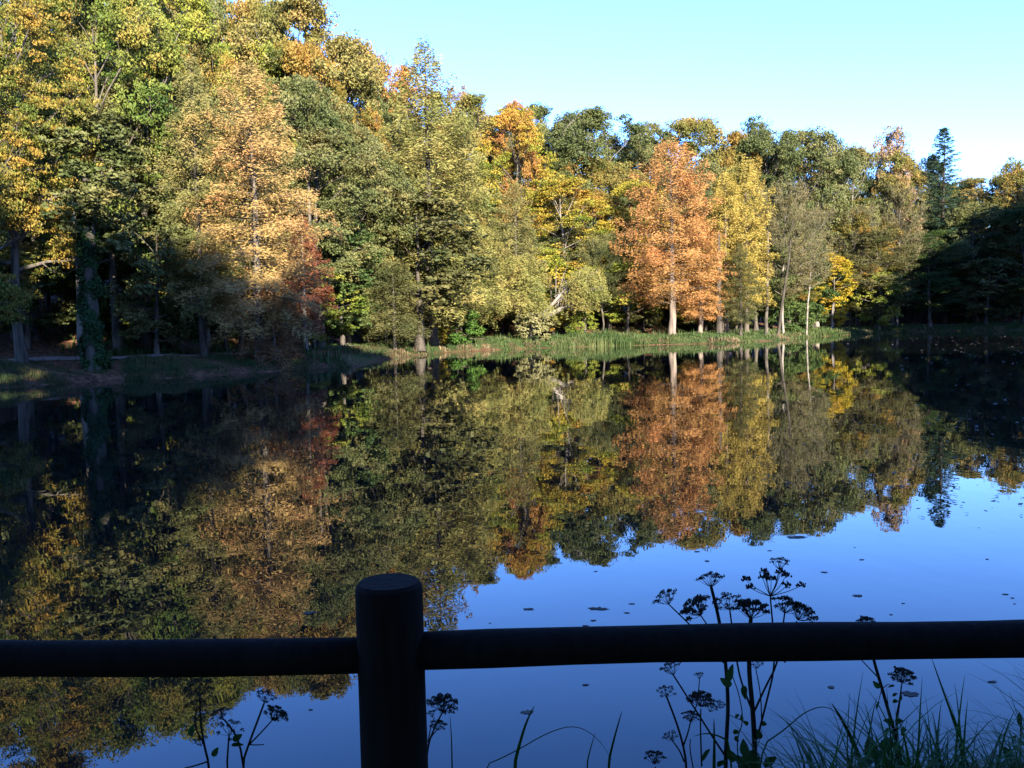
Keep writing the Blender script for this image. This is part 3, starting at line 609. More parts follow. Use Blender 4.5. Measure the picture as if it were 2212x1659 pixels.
# ------------------------------------------------------------------ shore vegetation (uncountable)
def blades(name, P, Hh, Wd, rng, mat, lean=.35):
    n = len(P); az = rng.uniform(0, 2 * math.pi, n); d = np.column_stack([np.cos(az), np.sin(az), np.zeros(n)]); sd_ = np.column_stack([-np.sin(az), np.cos(az), np.zeros(n)])
    ln = np.abs(rng.normal(0, lean, n))[:, None]; Hh = Hh[:, None]; Wd = Wd[:, None]; upv = np.array([0, 0, 1.])
    b0 = P - sd_ * Wd / 2; b1 = P + sd_ * Wd / 2; mid = P + upv * Hh * .55 + d * ln * Hh * .25; tip = P + upv * Hh * (1 - .3 * ln) + d * ln * Hh * .9
    V = np.stack([b0, b1, mid + sd_ * Wd * .4, mid - sd_ * Wd * .4, tip], 1).reshape(-1, 3); i = np.arange(n) * 5
    F = [tuple(r) for r in np.stack([i, i + 1, i + 2, i + 3], 1).tolist()] + [tuple(r) for r in np.stack([i + 3, i + 2, i + 4], 1).tolist()]
    me = raw_mesh(name, V, F); set_tint(me, np.repeat(rng.uniform(size=n), 5)); return mobj(name, me, mat, kind='stuff')
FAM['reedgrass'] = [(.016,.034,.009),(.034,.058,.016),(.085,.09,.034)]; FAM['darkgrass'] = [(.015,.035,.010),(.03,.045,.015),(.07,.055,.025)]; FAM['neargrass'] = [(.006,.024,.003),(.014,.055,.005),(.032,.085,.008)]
FAM['deadreed'] = [(.05,.035,.02),(.11,.08,.045),(.19,.14,.08)]; rng = np.random.default_rng(21)
def bank_points(n, x0, x1, d0, d1, pw=1.0):
    xs = rng.uniform(x0, x1, n); out = []
    sx = [p[0] for p in far_px]; wp = np.array([tuple(on_water(*p)) for p in far_px])
    bx = np.interp(xs, sx, wp[:, 0]); by = np.interp(xs, sx, wp[:, 1]); off = d0 + (d1 - d0) * rng.uniform(size=n) ** pw
    # step away from the lake along the local normal
    bx2 = np.interp(xs + 5, sx, wp[:, 0]); by2 = np.interp(xs + 5, sx, wp[:, 1]); t = unit(np.column_stack([bx2 - bx, by2 - by])); nn = np.column_stack([-t[:, 1], t[:, 0]])
    P2 = np.column_stack([bx, by]) + nn * off[:, None]; return np.column_stack([P2, np.maximum(terrain(P2), -.05)]), xs
P3, xs = bank_points(26000, 1080, 2212, -.3, 4.5, 1.6); tall = .18 + .75 * np.exp(-((xs - 1310) / 90) ** 2) + .35 * np.exp(-((xs - 1800) / 90) ** 2) + .1 * np.sin(xs * .11)
blades('shore_grass', P3, tall * rng.uniform(.5, 1.2, len(P3)), np.full(len(P3), .07), rng, leaf('reedgrass'))
P3, xs = bank_points(26000, -120, 1090, -.3, 5.2, 1.1)
blades('bank_grass', P3, (.20 + .12 * np.sin(xs * .07) + .08 * np.sin(xs * .023)) * rng.uniform(.5, 1.3, len(P3)), np.full(len(P3), .04), rng, leaf('darkgrass'))
P3, xs = bank_points(16000, 820, 2150, 3.5, 15, 1.0)
blades('meadow_grass', P3, .22 * rng.uniform(.5, 1.3, len(P3)), np.full(len(P3), .08), rng, leaf('reedgrass'), .6)

P3, xs = bank_points(9000, 760, 2212, -.25, .9, 1.0); kp = np.sin(xs * .045) + np.sin(xs * .131 + 1) > .15; P3 = P3[kp]
blades('dead_reeds', P3, .38 * rng.uniform(.4, 1.3, len(P3)), np.full(len(P3), .06), rng, leaf('deadreed'), .5)
P3, xs = bank_points(5000, 700, 2212, .2, 6, 1.3); kp = np.sin(xs * .06 + 2) + np.sin(xs * .17) > .9; P3 = P3[kp]
blades('tall_tufts', P3, .75 * rng.uniform(.5, 1.3, len(P3)), np.full(len(P3), .08), rng, leaf('reedgrass'), .5)
# ferns and leaf litter scrub on the shaded left slope
P3, xs = bank_points(5000, -120, 820, 8, 26, 1.0)
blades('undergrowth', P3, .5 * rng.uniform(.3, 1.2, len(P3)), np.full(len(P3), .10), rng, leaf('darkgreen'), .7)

# floating leaves on the far right of the pond: too many to count
n = 430; xs = 1900 + 330 * rng.uniform(size=n) ** .7; ys = 726 + 60 * rng.uniform(size=n) ** 1.3; ys[110:] = 740 + 380 * rng.uniform(size=320) ** 1.4; xs[110:] = 1600 + 630 * rng.uniform(size=320) ** .6
pp = np.array([tuple(on_water(a, b)) for a, b in zip(xs, ys)]); n = len(pp); sz = rng.uniform(.07, .20, n) * (pp[:, 1] / 110) ** .6
az = rng.uniform(0, 6.28, n); A = np.column_stack([np.cos(az), np.sin(az) , rng.uniform(-.05, .2, n)]) * sz[:, None]; B_ = np.column_stack([-np.sin(az), np.cos(az), rng.uniform(-.1, .3, n)]) * sz[:, None] * .6
pp[:, 2] = .015; FAM['deadleaf'] = [(.03,.022,.018),(.06,.045,.035),(.10,.075,.06)]
mobj('leaf_drift', leaves_mesh('leaf_drift', pp, A, B_, rng.uniform(size=n)), leaf('deadleaf'), kind='stuff')

# ------------------------------------------------------------------ the wood on the camera's own side (out of view; it stands behind the fence and along the right bank and shades them)
acc = [[], [], [], []]; wood = Tubes(); rg = random.Random(77)
spots = [(-7, -5, 17), (1, -7, 19), (8, -5, 17), (5, -11, 20), (4, -4.5, 14), (3.5, -18, 27), (7, -9, 18), (13, -9, 20), (-13, -9, 22), (16, -2, 14)]
for x in range(-34, 62, 7): spots.append((x + rg.uniform(-2, 2), -14 + rg.uniform(-3, 3), (30 if x < 26 else 25) + rg.uniform(-3, 3)))
for x in range(-38, 62, 8): spots.append((x + rg.uniform(-2, 2), -27 + rg.uniform(-3, 3), (34 if x < 32 else 28) + rg.uniform(-4, 4)))
spots += [(82, 124, 25), (84, 112, 27), (77, 104, 25), (85, 100, 29), (73, 93, 25), (81, 88, 27), (92, 108, 30), (91, 119, 29), (68, 80, 24), (76, 78, 26), (92, 96, 30), (88, 132, 26), (96, 128, 30)]
templ = [broadleaf(90 + i, 20, 6.5, .10, 5000, .46, .8, 17, only_np=True, sub=3) for i in range(3)]
for i, (x, y, h) in enumerate(spots):
    C, A, B_, ti, T, Br = templ[i % 3]; s = h / 20.; z0 = gz(x, y); a = rg.uniform(0, 6.28); Rz = np.array([[math.cos(a), -math.sin(a), 0], [math.sin(a), math.cos(a), 0], [0, 0, 1]])
    sv = np.array([min(s, 1.15)] * 2 + [s]); acc[0].append((C @ Rz.T) * sv + np.array([x, y, z0])); acc[1].append((A @ Rz.T) * s); acc[2].append((B_ @ Rz.T) * s); acc[3].append(ti)
    wood.add([(x, y, z0 - .2), (x, y, z0 + h * .4), (x, y, z0 + h * .8)], [.4, .3, .1], 8)
wd = mobj('near_woodland', leaves_mesh('near_woodland', *[np.concatenate(q_) for q_ in acc]), leaf('oak'), kind='stuff')
ws = mobj('near_woodland_trunks', wood.mesh('near_woodland_trunks'), M['bark'], kind='stuff')

# ------------------------------------------------------------------ wooden fence
m, t = new_mat('stained_wood'); N = t.nodes; L = t.links
tc = N.new('ShaderNodeTexCoord'); mp = N.new('ShaderNodeMapping'); mp.inputs['Scale'].default_value = (1, 1, .08); L.new(tc.outputs['Object'], mp.inputs[0])
n1 = N.new('ShaderNodeTexNoise'); n1.inputs['Scale'].default_value = 60; n1.inputs['Detail'].default_value = 6; L.new(mp.outputs[0], n1.inputs['Vector'])
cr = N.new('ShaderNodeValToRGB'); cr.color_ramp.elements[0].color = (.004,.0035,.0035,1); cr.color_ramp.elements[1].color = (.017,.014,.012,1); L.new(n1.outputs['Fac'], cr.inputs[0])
pb = N.new('ShaderNodeBsdfPrincipled'); pb.inputs['Roughness'].default_value = .9; pb.inputs['Specular IOR Level'].default_value = .06
bu = N.new('ShaderNodeBump'); bu.inputs['Strength'].default_value = .8; bu.inputs['Distance'].default_value = .004; L.new(n1.outputs['Fac'], bu.inputs['Height'])
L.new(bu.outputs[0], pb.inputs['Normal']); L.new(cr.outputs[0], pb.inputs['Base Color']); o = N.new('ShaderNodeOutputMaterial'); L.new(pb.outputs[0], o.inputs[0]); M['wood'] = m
YF = 1.80
ptop = at(839, 1256, YF)
fence = thing('wooden_fence', 'dark round timber post and rail fence in the foreground before the pond', 'fence', (ptop.x, YF, gz(ptop.x, YF)))
base = Vector(fence.location)
def post_mesh(h, r):
    T = Tubes(); prof = [(-.3, r * .99), (0, r), (h * .3, r * 1.0), (h * .55, r * 1.01), (h * .8, r * .995), (h - .022, r), (h - .008, r * .975), (h, r * .88)]
    T.add([(0, 0, z) for z, _ in prof], [q[1] for q in prof], 40, True)
    V = np.array(T.V); a = np.arctan2(V[:, 1], V[:, 0]); s = 1 + .008 * np.sin(a * 3 + V[:, 2] * 2) + .004 * np.sin(a * 7 + 1); V[:, :2] *= s[:, None]
    me = raw_mesh('post', V, T.F, True)
    for pl in me.polygons:
        if min(V[i][2] for i in pl.vertices) > h - .03: pl.use_smooth = False
    return me
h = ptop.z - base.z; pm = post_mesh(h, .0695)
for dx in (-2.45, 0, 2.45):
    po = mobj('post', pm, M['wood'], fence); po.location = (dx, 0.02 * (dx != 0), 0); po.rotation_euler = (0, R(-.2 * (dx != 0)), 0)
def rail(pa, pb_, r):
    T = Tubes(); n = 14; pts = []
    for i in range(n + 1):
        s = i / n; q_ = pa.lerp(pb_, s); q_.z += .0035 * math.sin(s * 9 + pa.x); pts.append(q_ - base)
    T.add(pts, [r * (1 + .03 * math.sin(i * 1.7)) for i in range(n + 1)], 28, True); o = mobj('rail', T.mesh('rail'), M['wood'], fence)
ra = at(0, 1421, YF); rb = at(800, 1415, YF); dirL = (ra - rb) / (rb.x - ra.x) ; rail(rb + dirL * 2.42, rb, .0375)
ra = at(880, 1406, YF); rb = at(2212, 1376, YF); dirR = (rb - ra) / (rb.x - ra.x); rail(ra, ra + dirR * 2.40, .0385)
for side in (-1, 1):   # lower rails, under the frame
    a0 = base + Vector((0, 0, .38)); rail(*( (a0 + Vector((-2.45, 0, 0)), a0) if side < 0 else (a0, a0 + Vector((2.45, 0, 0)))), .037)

# ------------------------------------------------------------------ near bank plants
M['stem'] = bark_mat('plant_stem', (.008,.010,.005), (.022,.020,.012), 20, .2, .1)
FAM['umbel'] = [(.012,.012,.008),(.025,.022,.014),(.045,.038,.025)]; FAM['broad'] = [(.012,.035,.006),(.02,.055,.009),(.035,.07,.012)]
def umbel_mesh(seed, nray=17, npd=13, open_=1.0, dens=1.0):
    """unit-radius umbel; node at origin, axis +Z"""
    rg = np.random.default_rng(seed); T = Tubes(); octV = np.array([(1,0,0),(-1,0,0),(0,1,0),(0,-1,0),(0,0,1.5),(0,0,-1.5)], float); octF = [(0,2,4),(2,1,4),(1,3,4),(3,0,4),(2,0,5),(1,2,5),(3,1,5),(0,3,5)]
    for i in range(nray):
        f = math.sqrt((i + .3) / nray) * open_; az = i * 2.399 + rg.uniform(-.3, .3); tip = np.array([f * math.cos(az), f * math.sin(az), .95 - .42 * f * f + rg.normal(0, .06)])
        mid = tip * np.array([.55, .55, .45]); T.add([(0, 0, 0), mid, tip], [.022, .018, .014], 3)
        for j in range(npd):
            d = rg.normal(size=3); d /= np.linalg.norm(d); d[2] = abs(d[2]) * .9 - .15; l = .20 * rg.uniform(.6, 1.15); e = tip + d * l + 0 * tip
            T.add([tip, e], [.008, .007], 3)
            n0 = len(T.V); s = .034 * rg.uniform(.7, 1.2) * dens
            q_ = rg.normal(0, .3, 3)
            for v in octV: T.V.append(tuple(e + (v + q_ * 0) * s))
            T.F += [tuple(n0 + k for k in f_) for f_ in octF]
    me = raw_mesh('umbel', T.V, T.F); set_tint(me, rg.uniform(size=len(T.V))); return me
UM = [umbel_mesh(1, 20, 20, 1, 1.3), umbel_mesh(2, 15, 19, 1, 1.15), umbel_mesh(3, 26, 21, 1.0, 1.45), umbel_mesh(4, 10, 22, 1.25, 1.2), umbel_mesh(5, 13, 14, .85, 1.2)]
def leaf_blade(seed, n=14):
    rg = random.Random(seed); V = [(0, -1, 0), (0, -.5, .04), (0, 0, .06), (0, .5, .03), (0, 1.05, -.05)]; F = []
    for sgn in (1, -1):
        ol = []
        for i in range(n):
            s = i / (n - 1); y = -1 + 2.05 * s; w = .78 * math.sin(math.pi * min(1, .06 + .94 * s ** .8)) ** .75 * (1 - .25 * s); w *= (1.07 if i % 2 else .93)
            V.append((sgn * w, y, -.16 * w + rg.uniform(-.03, .03))); ol.append(len(V) - 1)
        for i in range(n - 1):
            c = min(4, int((i + .5) / (n - 1) * 4 + .5)); c2 = min(4, int((i + 1.5) / (n - 1) * 4 + .5))
            F.append((c, ol[i], ol[i + 1]) if sgn > 0 else (c, ol[i + 1], ol[i]))
            if c2 != c: F.append((c, ol[i + 1], c2) if sgn > 0 else (c, c2, ol[i + 1]))
    me = raw_mesh('leaf', V, F, True); set_tint(me, [rg.random()] * len(V)); return me
LB = [leaf_blade(i) for i in range(4)]
def npx(x, y, Yd): return at(x / 1.0271, y / 1.0271, Yd)
def plant(name, label, Yd, basepx, stems, umbels, leaves=(), cat='plant', tilt=0):
    b = npx(*basepx, Yd); zg = gz(b.x, Yd); root = thing(name, label, cat, (b.x, Yd, zg)); b0 = Vector((b.x, Yd, zg))
    rg = random.Random(len(label))
    for st in stems:
        w = st[0]; pts = []
        for (x, y, *dz) in st[1]:
            p_ = npx(x, y, Yd + (dz[0] if dz else 0)) - b0; pts.append(p_)
        if len(st) > 2 and st[2]: pts = [Vector((pts[0].x + .01, 0, 0))] + pts
        # smooth the polyline
        for _ in range(2):
            q_ = [pts[0]]
            for i in range(len(pts) - 1): q_ += [pts[i].lerp(pts[i + 1], .25), pts[i].lerp(pts[i + 1], .75)]
            pts = q_ + [pts[-1]]
        T = Tubes(); n = len(pts); T.add(pts, [w * .00086 * (1 - .35 * i / n) * Yd / 3.2 for i in range(n)], 7, True); mobj('stem', T.mesh('stem'), M['stem'], root)
    for (x, y, r, k, tl) in umbels:
        o = mobj('umbel', UM[k], leaf('umbel'), root); o.location = npx(x, y, Yd) - b0; s = r / 1.0271 / FPX * Yd * 1.12; o.scale = (s, s, s)
        o.rotation_euler = Euler((R(rg.uniform(-14, 6)), R(tl), rg.uniform(0, 6.28)), 'XYZ')
        o.rotation_euler = (Matrix.Rotation(R(tl), 3, 'Y') @ Matrix.Rotation(R(rg.uniform(-12, 12)), 3, 'X') @ Matrix.Rotation(rg.uniform(0, 6.28), 3, 'Z')).to_euler()
    for (x, y, r, ang, tipup) in leaves:
        o = mobj('leaf', LB[rg.randrange(4)], leaf('broad'), root); o.location = npx(x, y, Yd + rg.uniform(-.06, .04)) - b0; s = r / 1.0271 / FPX * Yd
        o.scale = (s, s * (1.1 if tipup < 2 else 1.7), s)
        o.rotation_euler = (Matrix.Rotation(R(ang), 3, 'Y') @ Matrix.Rotation(R(rg.uniform(45, 85)), 3, 'X') @ Matrix.Rotation(R(rg.uniform(-35, 35)), 3, 'Y')).to_euler()
    return root
plant('hogweed', 'tallest dry umbel plant right of the post, its heads rising above the rail', 3.2, (1676, 1704), [
    (13, [(1676, 1700), (1672, 1590), (1660, 1473), (1666, 1373)], True),
    (5, [(1672, 1582), (1700, 1520), (1727, 1470), (1741, 1360)]), (5, [(1672, 1584), (1650, 1530), (1636, 1480), (1619, 1352)]),
    (5, [(1680, 1640), (1700, 1560), (1722, 1470), (1709, 1323)]), (3, [(1709, 1323), (1722, 1296), (1729, 1264)]),
    (3, [(1690, 1600), (1688, 1540), (1677, 1484)]), (4, [(1741, 1470), (1752, 1420), (1768, 1378)])],
   [(1666, 1373, 36, 2, 4), (1741, 1360, 30, 0, 12), (1619, 1352, 30, 1, -22), (1709, 1323, 52, 3, 0), (1729, 1264, 23, 4, 5), (1677, 1484, 17, 4, 0), (1770, 1376, 32, 0, 25)])
plant('hogweed', 'dry umbel plant just left of the tallest one, with three heads above the rail', 3.25, (1609, 1704), [
    (10, [(1609, 1702), (1613, 1620), (1616, 1565), (1611, 1476), (1600, 1400), (1590, 1350), (1578, 1303)], True),
    (4, [(1611, 1476), (1585, 1410), (1555, 1366)]), (5, [(1608, 1676), (1581, 1635), (1540, 1570), (1494, 1498)]), (4, [(1605, 1470), (1545, 1400), (1484, 1341)])],
   [(1578, 1303, 29, 1, -3), (1555, 1366, 34, 2, -32), (1484, 1341, 28, 1, -25), (1494, 1498, 25, 4, -20)])
plant('hogweed', 'low dry umbel plant below the rail, left of the two tall ones', 3.15, (1524, 1704), [
    (6, [(1524, 1702), (1516, 1653), (1500, 1600), (1479, 1546)], True), (4, [(1516, 1655), (1527, 1625), (1532, 1601)]), (3, [(1532, 1604), (1548, 1560), (1552, 1507)]),
    (4, [(1557, 1700), (1554, 1620), (1555, 1572)]), (4, [(1518, 1690), (1508, 1665), (1493, 1645)]), (3, [(1538, 1704), (1530, 1660), (1532, 1640)])],
   [(1479, 1546, 20, 1, -5), (1532, 1601, 19, 0, 5), (1552, 1507, 13, 4, 0), (1555, 1568, 27, 2, 0), (1493, 1645, 19, 4, -25), (1575, 1580, 17, 4, 20), (1597, 1572, 14, 4, 10)])
plant('hogweed', 'flat little umbel at the bottom edge left of the grass', 3.1, (1455, 1704), [(4, [(1455, 1704), (1453, 1702)], True)], [(1452, 1694, 22, 0, 3)])
plant('hogweed', 'dry umbel plant with two tilted heads left of the post', 3.2, (540, 1704), [
    (6, [(535, 1702), (552, 1650), (575, 1590), (586, 1560)], True), (4, [(550, 1655), (575, 1630), (604, 1598)]), (5, [(503, 1704), (506, 1660), (508, 1632)], True),
    (5, [(540, 1700), (530, 1640), (500, 1598), (492, 1594)]), (3, [(552, 1652), (565, 1653), (586, 1652)])],
   [(586, 1558, 22, 1, 20), (604, 1598, 25, 2, 32), (508, 1632, 26, 3, 5), (492, 1596, 20, 0, -15)],
   [(527, 1636, 11, 60, 1), (527, 1653, 12, 100, 1), (478, 1668, 10, 30, 1)])
plant('hogweed', 'tall faint umbel plant at the left, before the brown reflection', 3.3, (470, 1704), [
    (6, [(466, 1704), (452, 1650), (445, 1600), (443, 1542)], True), (4, [(452, 1650), (430, 1610), (436, 1576)]), (4, [(460, 1690), (430, 1700), (410, 1704)])],
   [(443, 1541, 28, 0, 5), (436, 1578, 22, 1, -10), (446, 1655, 18, 4, 0)], [(424, 1620, 12, 20, 1)])
plant('hogweed', 'dry umbel plant half hidden behind the right side of the post', 3.2, (945, 1704), [
    (5, [(945, 1704), (950, 1650), (966, 1610), (982, 1580)], True), (3, [(950, 1648), (960, 1630), (971, 1618)]), (3, [(950, 1645), (956, 1610), (964, 1592)])],
   [(982, 1580, 31, 2, 8), (971, 1620, 18, 0, 10), (960, 1592, 14, 4, -10)])
plant('hogweed', 'dry umbel plant at right with one round head under the rail', 3.2, (1990, 1704), [
    (9, [(1992, 1704), (1989, 1640), (1975, 1590), (1955, 1520), (1938, 1464), (1922, 1385)], True), (4, [(1989, 1636), (1988, 1590), (1995, 1560), (2001, 1516)]), (3, [(1950, 1505), (1926, 1480), (1910, 1463)])],
   [(2001, 1515, 26, 2, 4), (1922, 1390, 18, 2, 0)])
plant('climbing_bramble', 'leafy climbing stem winding round the tallest umbel plants', 3.12, (1640, 1704), [
    (3, [(1640, 1704), (1634, 1640), (1650, 1600), (1640, 1540), (1625, 1500)], True), (2, [(1650, 1600), (1625, 1590), (1615, 1585)]), (2, [(1660, 1690), (1684, 1650), (1690, 1620)])],
   [], [(1622, 1492, 17, 20, 1), (1610, 1513, 13, -60, 1), (1652, 1537, 11, 170, 3), (1646, 1592, 7, 10, 1), (1636, 1588, 6, 80, 1), (1634, 1624, 8, 100, 1), (1684, 1628, 10, -20, 1), (1635, 1640, 8, 150, 1), (1567, 1674, 15, 60, 1),
        (1652, 1659, 17, 0, 1), (1661, 1686, 24, 40, 1), (1645, 1692, 20, -50, 1), (1710, 1689, 16, 70, 1), (1622, 1676, 14, -30, 1), (1696, 1606, 8, 120, 1), (1680, 1698, 18, 10, 1), (1600, 1695, 15, 200, 1), (1655, 1605, 9, 160, 3)])
plant('climbing_bramble', 'leafy climbing stem with a hanging seed husk at the right', 3.15, (1996, 1704), [
    (3, [(1996, 1704), (1990, 1640), (1992, 1590), (1998, 1550), (2000, 1525)], True), (2, [(1958, 1528), (1968, 1518), (1978, 1520)]), (2, [(1957, 1526), (1952, 1545), (1948, 1560)])],
   [], [(1944, 1519, 9, -40, 1), (1978, 1523, 10, 110, 1), (1987, 1556, 7, 100, 1), (1986, 1541, 6, 70, 1), (1999, 1548, 6, 20, 1), (1947, 1566, 7, 180, 3), (1972, 1601, 11, -90, 1), (1995, 1600, 9, 90, 1), (1970, 1622, 11, 80, 1), (2005, 1622, 14, 100, 1),
        (1932, 1659, 23, 0, 1), (1969, 1653, 23, 60, 1), (1955, 1682, 18, 20, 1), (1990, 1660, 15, -40, 1), (1926, 1690, 16, 100, 1)])
plant('climbing_bramble', 'single round leaved sprig at the right edge of the grass', 3.1, (2262, 1704), [(3, [(2262, 1704), (2266, 1640), (2263, 1605)], True)], [], [(2263, 1595, 13, 10, 1), (2250, 1640, 12, 80, 1), (2235, 1670, 14, -30, 1)])

# conspicuous single blades
def blade(label, Yd, pts, w):
    b = npx(*pts[0], Yd); zg = gz(b.x, Yd); b0 = Vector((b.x, Yd, zg)); P_ = [Vector((0, 0, 0))] + [npx(x, y, Yd) - b0 for x, y in pts]
    for _ in range(2):
        q_ = [P_[0]]
        for i in range(len(P_) - 1): q_ += [P_[i].lerp(P_[i + 1], .25), P_[i].lerp(P_[i + 1], .75)]
        P_ = q_ + [P_[-1]]
    V = []; F = []; n = len(P_); ww = w / 1.0271 / FPX * Yd / 2
    for i, p_ in enumerate(P_):
        t_ = (P_[min(i + 1, n - 1)] - P_[max(i - 1, 0)]).normalized(); s_ = t_.cross(Vector((0, 1, 0))).normalized(); k_ = ww * (1 - (i / (n - 1)) ** 2.2 * .96)
        V += [tuple(p_ - s_ * k_), tuple(p_ + Vector((0, ww * .5, 0))), tuple(p_ + s_ * k_)]
    for i in range(n - 1):
        for j in (0, 1): F.append((3 * i + j, 3 * i + j + 1, 3 * i + j + 4, 3 * i + j + 3))
    me = raw_mesh('grass_blade', V, F, True); set_tint(me, [.4] * len(V)); o = mobj('grass_blade', me, leaf('neargrass')); o.location = b0
    tag(o, label, 'grass', 'single tall grass blades'); return o
blade('stiff dark blade right of the post, thickest of those left of the umbels', 3.3, [(1140, 1704), (1150, 1660), (1168, 1600), (1186, 1566)], 9)
blade('thin upright blade close to the right side of the post', 3.3, [(1003, 1704), (1002, 1640), (998, 1585)], 4)
blade('straight thin blade midway between the post and the umbels', 3.2, [(1347, 1704), (1362, 1640), (1380, 1577)], 7)
blade('faint thin blade left of the straight one midway to the umbels', 3.2, [(1300, 1704), (1310, 1660), (1321, 1626)], 4)
blade('long arching thin blade curving over towards the straight one', 3.3, [(1060, 1704), (1130, 1675), (1220, 1622), (1280, 1608), (1330, 1640), (1360, 1690)], 3)
blade('broad cut blade standing left of the leafy climber at right', 3.1, [(1915, 1704), (1895, 1650), (1870, 1600), (1845, 1560)], 12)
blade('broad upright blade among the low umbels', 3.1, [(1584, 1704), (1585, 1660), (1584, 1594)], 9)
blade('long slender blade reaching up to the rail at right', 3.2, [(2140, 1660), (2125, 1620), (2095, 1540), (2067, 1460)], 8)
blade('thin straight blade in front of the water right of the broad cut blade', 3.2, [(1880, 1704), (1880, 1630), (1885, 1536)], 4)
blade('arching blade bending from the umbel stems towards the right', 3.1, [(1680, 1660), (1740, 1620), (1790, 1575), (1840, 1565), (1870, 1600)], 4)
blade('short left bending blade above the low bramble leaves', 3.1, [(1625, 1650), (1595, 1632), (1565, 1626), (1538, 1634)], 5)

# dense bank grass at the bottom right (uncountable)
rng = np.random.default_rng(44); n = 9000; xs = np.concatenate([rng.uniform(1.25, 2.6, 4800), rng.uniform(.7, 2.6, 1500), rng.uniform(-2.2, 2.6, 500), rng.uniform(1.0, 2.6, 2200)])
ys = rng.uniform(2.55, 3.5, n); zs = terrain(np.column_stack([xs, ys])); V = []; F = []; tn = []
L_ = rng.uniform(.32, .72, n) * np.where(xs > 1.35, 1.0, np.where(xs > .75, .85, .5)) * (.85 + .25 * np.sin(xs * 7)); az = rng.uniform(0, 6.28, n); cv = rng.uniform(.6, 2.6, n); wdt = rng.uniform(.0022, .0062, n)
for i in range(n):
    dx, dy = math.cos(az[i]), math.sin(az[i]); px_, pz_, th = 0., 0., .12; st = L_[i] / 7; s0 = Vector((-dy, dx, 0)); k0 = len(V)
    for j in range(8):
        w_ = wdt[i] * (1 - (j / 7) ** 2 * .93); c = Vector((xs[i] + dx * px_, ys[i] + dy * px_, zs[i] + pz_)); V += [tuple(c - s0 * w_), tuple(c + s0 * w_)]
        if j < 7: F.append((k0 + 2 * j, k0 + 2 * j + 1, k0 + 2 * j + 3, k0 + 2 * j + 2))
        px_ += math.sin(th) * st; pz_ += math.cos(th) * st; th += cv[i] / 7 * (1 + .5 * j / 7)
    tn += [rng.uniform()] * 16
me = raw_mesh('near_grass', V, F, True); set_tint(me, tn); mobj('near_grass', me, leaf('neargrass'), kind='stuff')

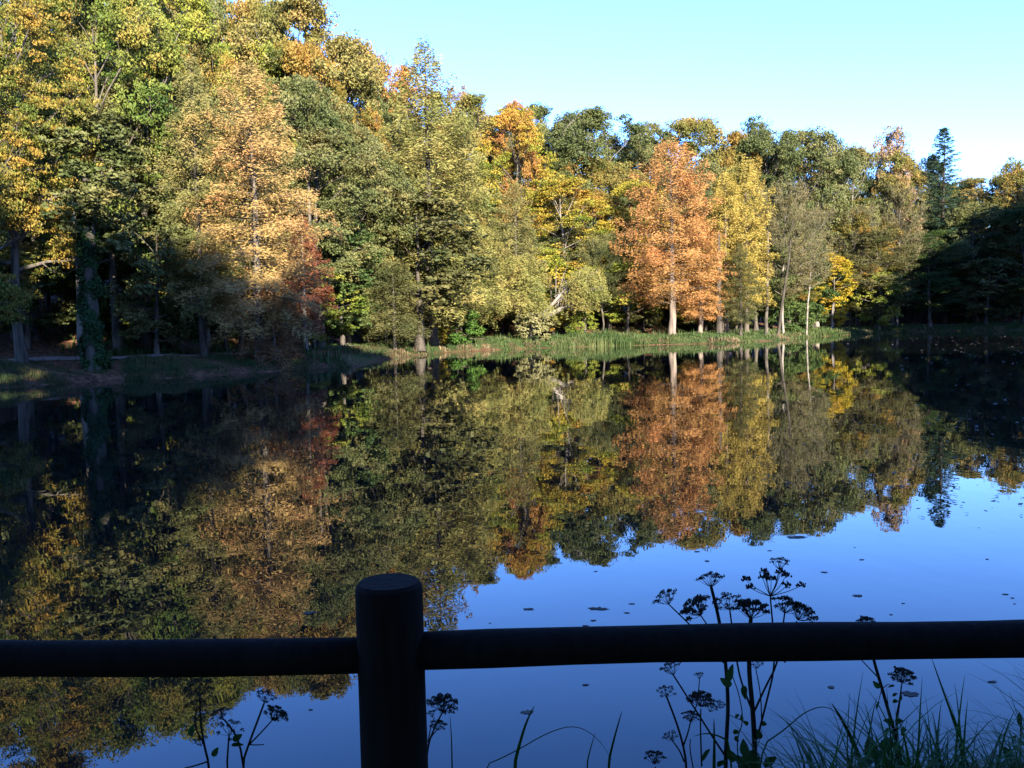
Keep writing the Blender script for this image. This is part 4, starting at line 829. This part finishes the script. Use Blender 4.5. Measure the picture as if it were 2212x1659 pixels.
# ------------------------------------------------------------------ floating leaves one can point at
FAM['floater'] = [(.02,.018,.015),(.045,.035,.03),(.09,.075,.06)]
FL = [(1329,1351,53,'long raft of dead leaves afloat left of the umbels'),(1402,1340,18,'small curled floating leaf upper right of the long raft'),(1391,1360,19,'rounded floating leaf below the small curled one'),
 (1316,1377,17,'thin floating leaf under the long raft'),(1300,1389,22,'floating leaf half hidden by the rail top left of the umbels'),(1322,1268,12,'tiny floating leaf high left of the umbels'),
 (1546,1224,17,'floating leaf near the tree reflection above the umbels'),(1569,1245,16,'floating leaf just above the upright umbel head'),(1708,1222,14,'tiny floating leaf above the topmost umbel'),
 (1768,1192,60,'long floating twig with leaves near the tree reflection'),(1896,1215,9,'tiny dark leaf below right of the floating twig'),(1912,1242,16,'flat thin floating leaf right of the topmost umbel'),
 (1829,1270,19,'floating leaf right of the topmost umbel head'),(1903,1322,33,'long curved floating leaf above the rail at right'),(2004,1339,12,'small floating leaf right of the long curved one'),
 (1977,1364,11,'small broken floating leaf close above the rail at right'),(2172,1171,8,'tiny floating leaf far right high on the sky reflection'),(2190,1241,11,'small dark floating leaf far right on the sky reflection'),
 (2231,1319,20,'upper of three floating leaves near the right edge'),(2246,1327,12,'middle of three floating leaves near the right edge'),(2251,1340,9,'lowest of three floating leaves near the right edge'),
 (2018,1540,52,'large pale brown leaf afloat behind the right umbel stem'),(2200,1513,30,'pair of dark floating leaves under the rail near the right edge'),(1843,1525,24,'floating leaf ringed by ripples below the rail'),
 (1300,1520,20,'floating leaf just under the rail between post and umbels'),(1172,1580,42,'floating leaf behind the stiff blade right of the post'),(1174,1352,36,'elongated floating leaf above the rail right of the post'),
 (1087,1383,9,'tiny floating leaf above the rail close to the post'),(1042,1290,18,'bluish floating leaf right of the post top'),(686,1360,38,'pale shiny floating leaf left of the post'),(689,1575,14,'tiny floating leaf below the left rail'),
 (415,1210,16,'pale floating leaf on the dark reflection at left')]
for i, (x, y, w_, lab) in enumerate(FL):
    p = on_water(*nat(x, y)); ww = w_ / 1.0271 / FPX * p.y / 2; rg = random.Random(i * 3 + 1); V = []; F = []; n = 11; asp = rg.uniform(.5, .8)
    lobes = rg.uniform(2, 5)
    V.append((0, 0, .003)); ring = 16
    for j in range(ring):
        a = 2 * math.pi * j / ring; rr_ = (1 - .25 * (j % 2)) * rg.uniform(.62, 1.1); V.append((ww * rr_ * math.cos(a), ww * asp * rr_ * math.sin(a) , .002 + ww * .015 * abs(rg.gauss(0, .6))))
    for j in range(ring): F.append((0, 1 + j, 1 + (j + 1) % ring))
    me = raw_mesh('floating_leaf', V, F, False); set_tint(me, [rg.random()] * len(V)); o = mobj('floating_leaf', me, leaf('floater')); o.location = (p.x, p.y, .001); o.rotation_euler = (0, 0, rg.uniform(-.25, .25))
    tag(o, lab, 'leaf', 'leaves floating on the pond')


# labels shared by two or three trees: say which one it is, from left to right
from collections import defaultdict
by = defaultdict(list)
for o in bpy.data.objects:
    if o.parent is None and 'label' in o.keys() and o.get('group') in ('trees of the hillside wood', 'understorey trees'): by[o['label']].append(o)
for lab, os_ in by.items():
    if len(os_) in (2, 3, 4):
        os_.sort(key=lambda o: o.location.x / o.location.y)
        for o, w_ in zip(os_, {2: ['leftmost', 'rightmost'], 3: ['leftmost', 'middle', 'rightmost'], 4: ['leftmost', 'second leftmost', 'second rightmost', 'rightmost']}[len(os_)]):
            o['label'] = w_ + ' ' + lab
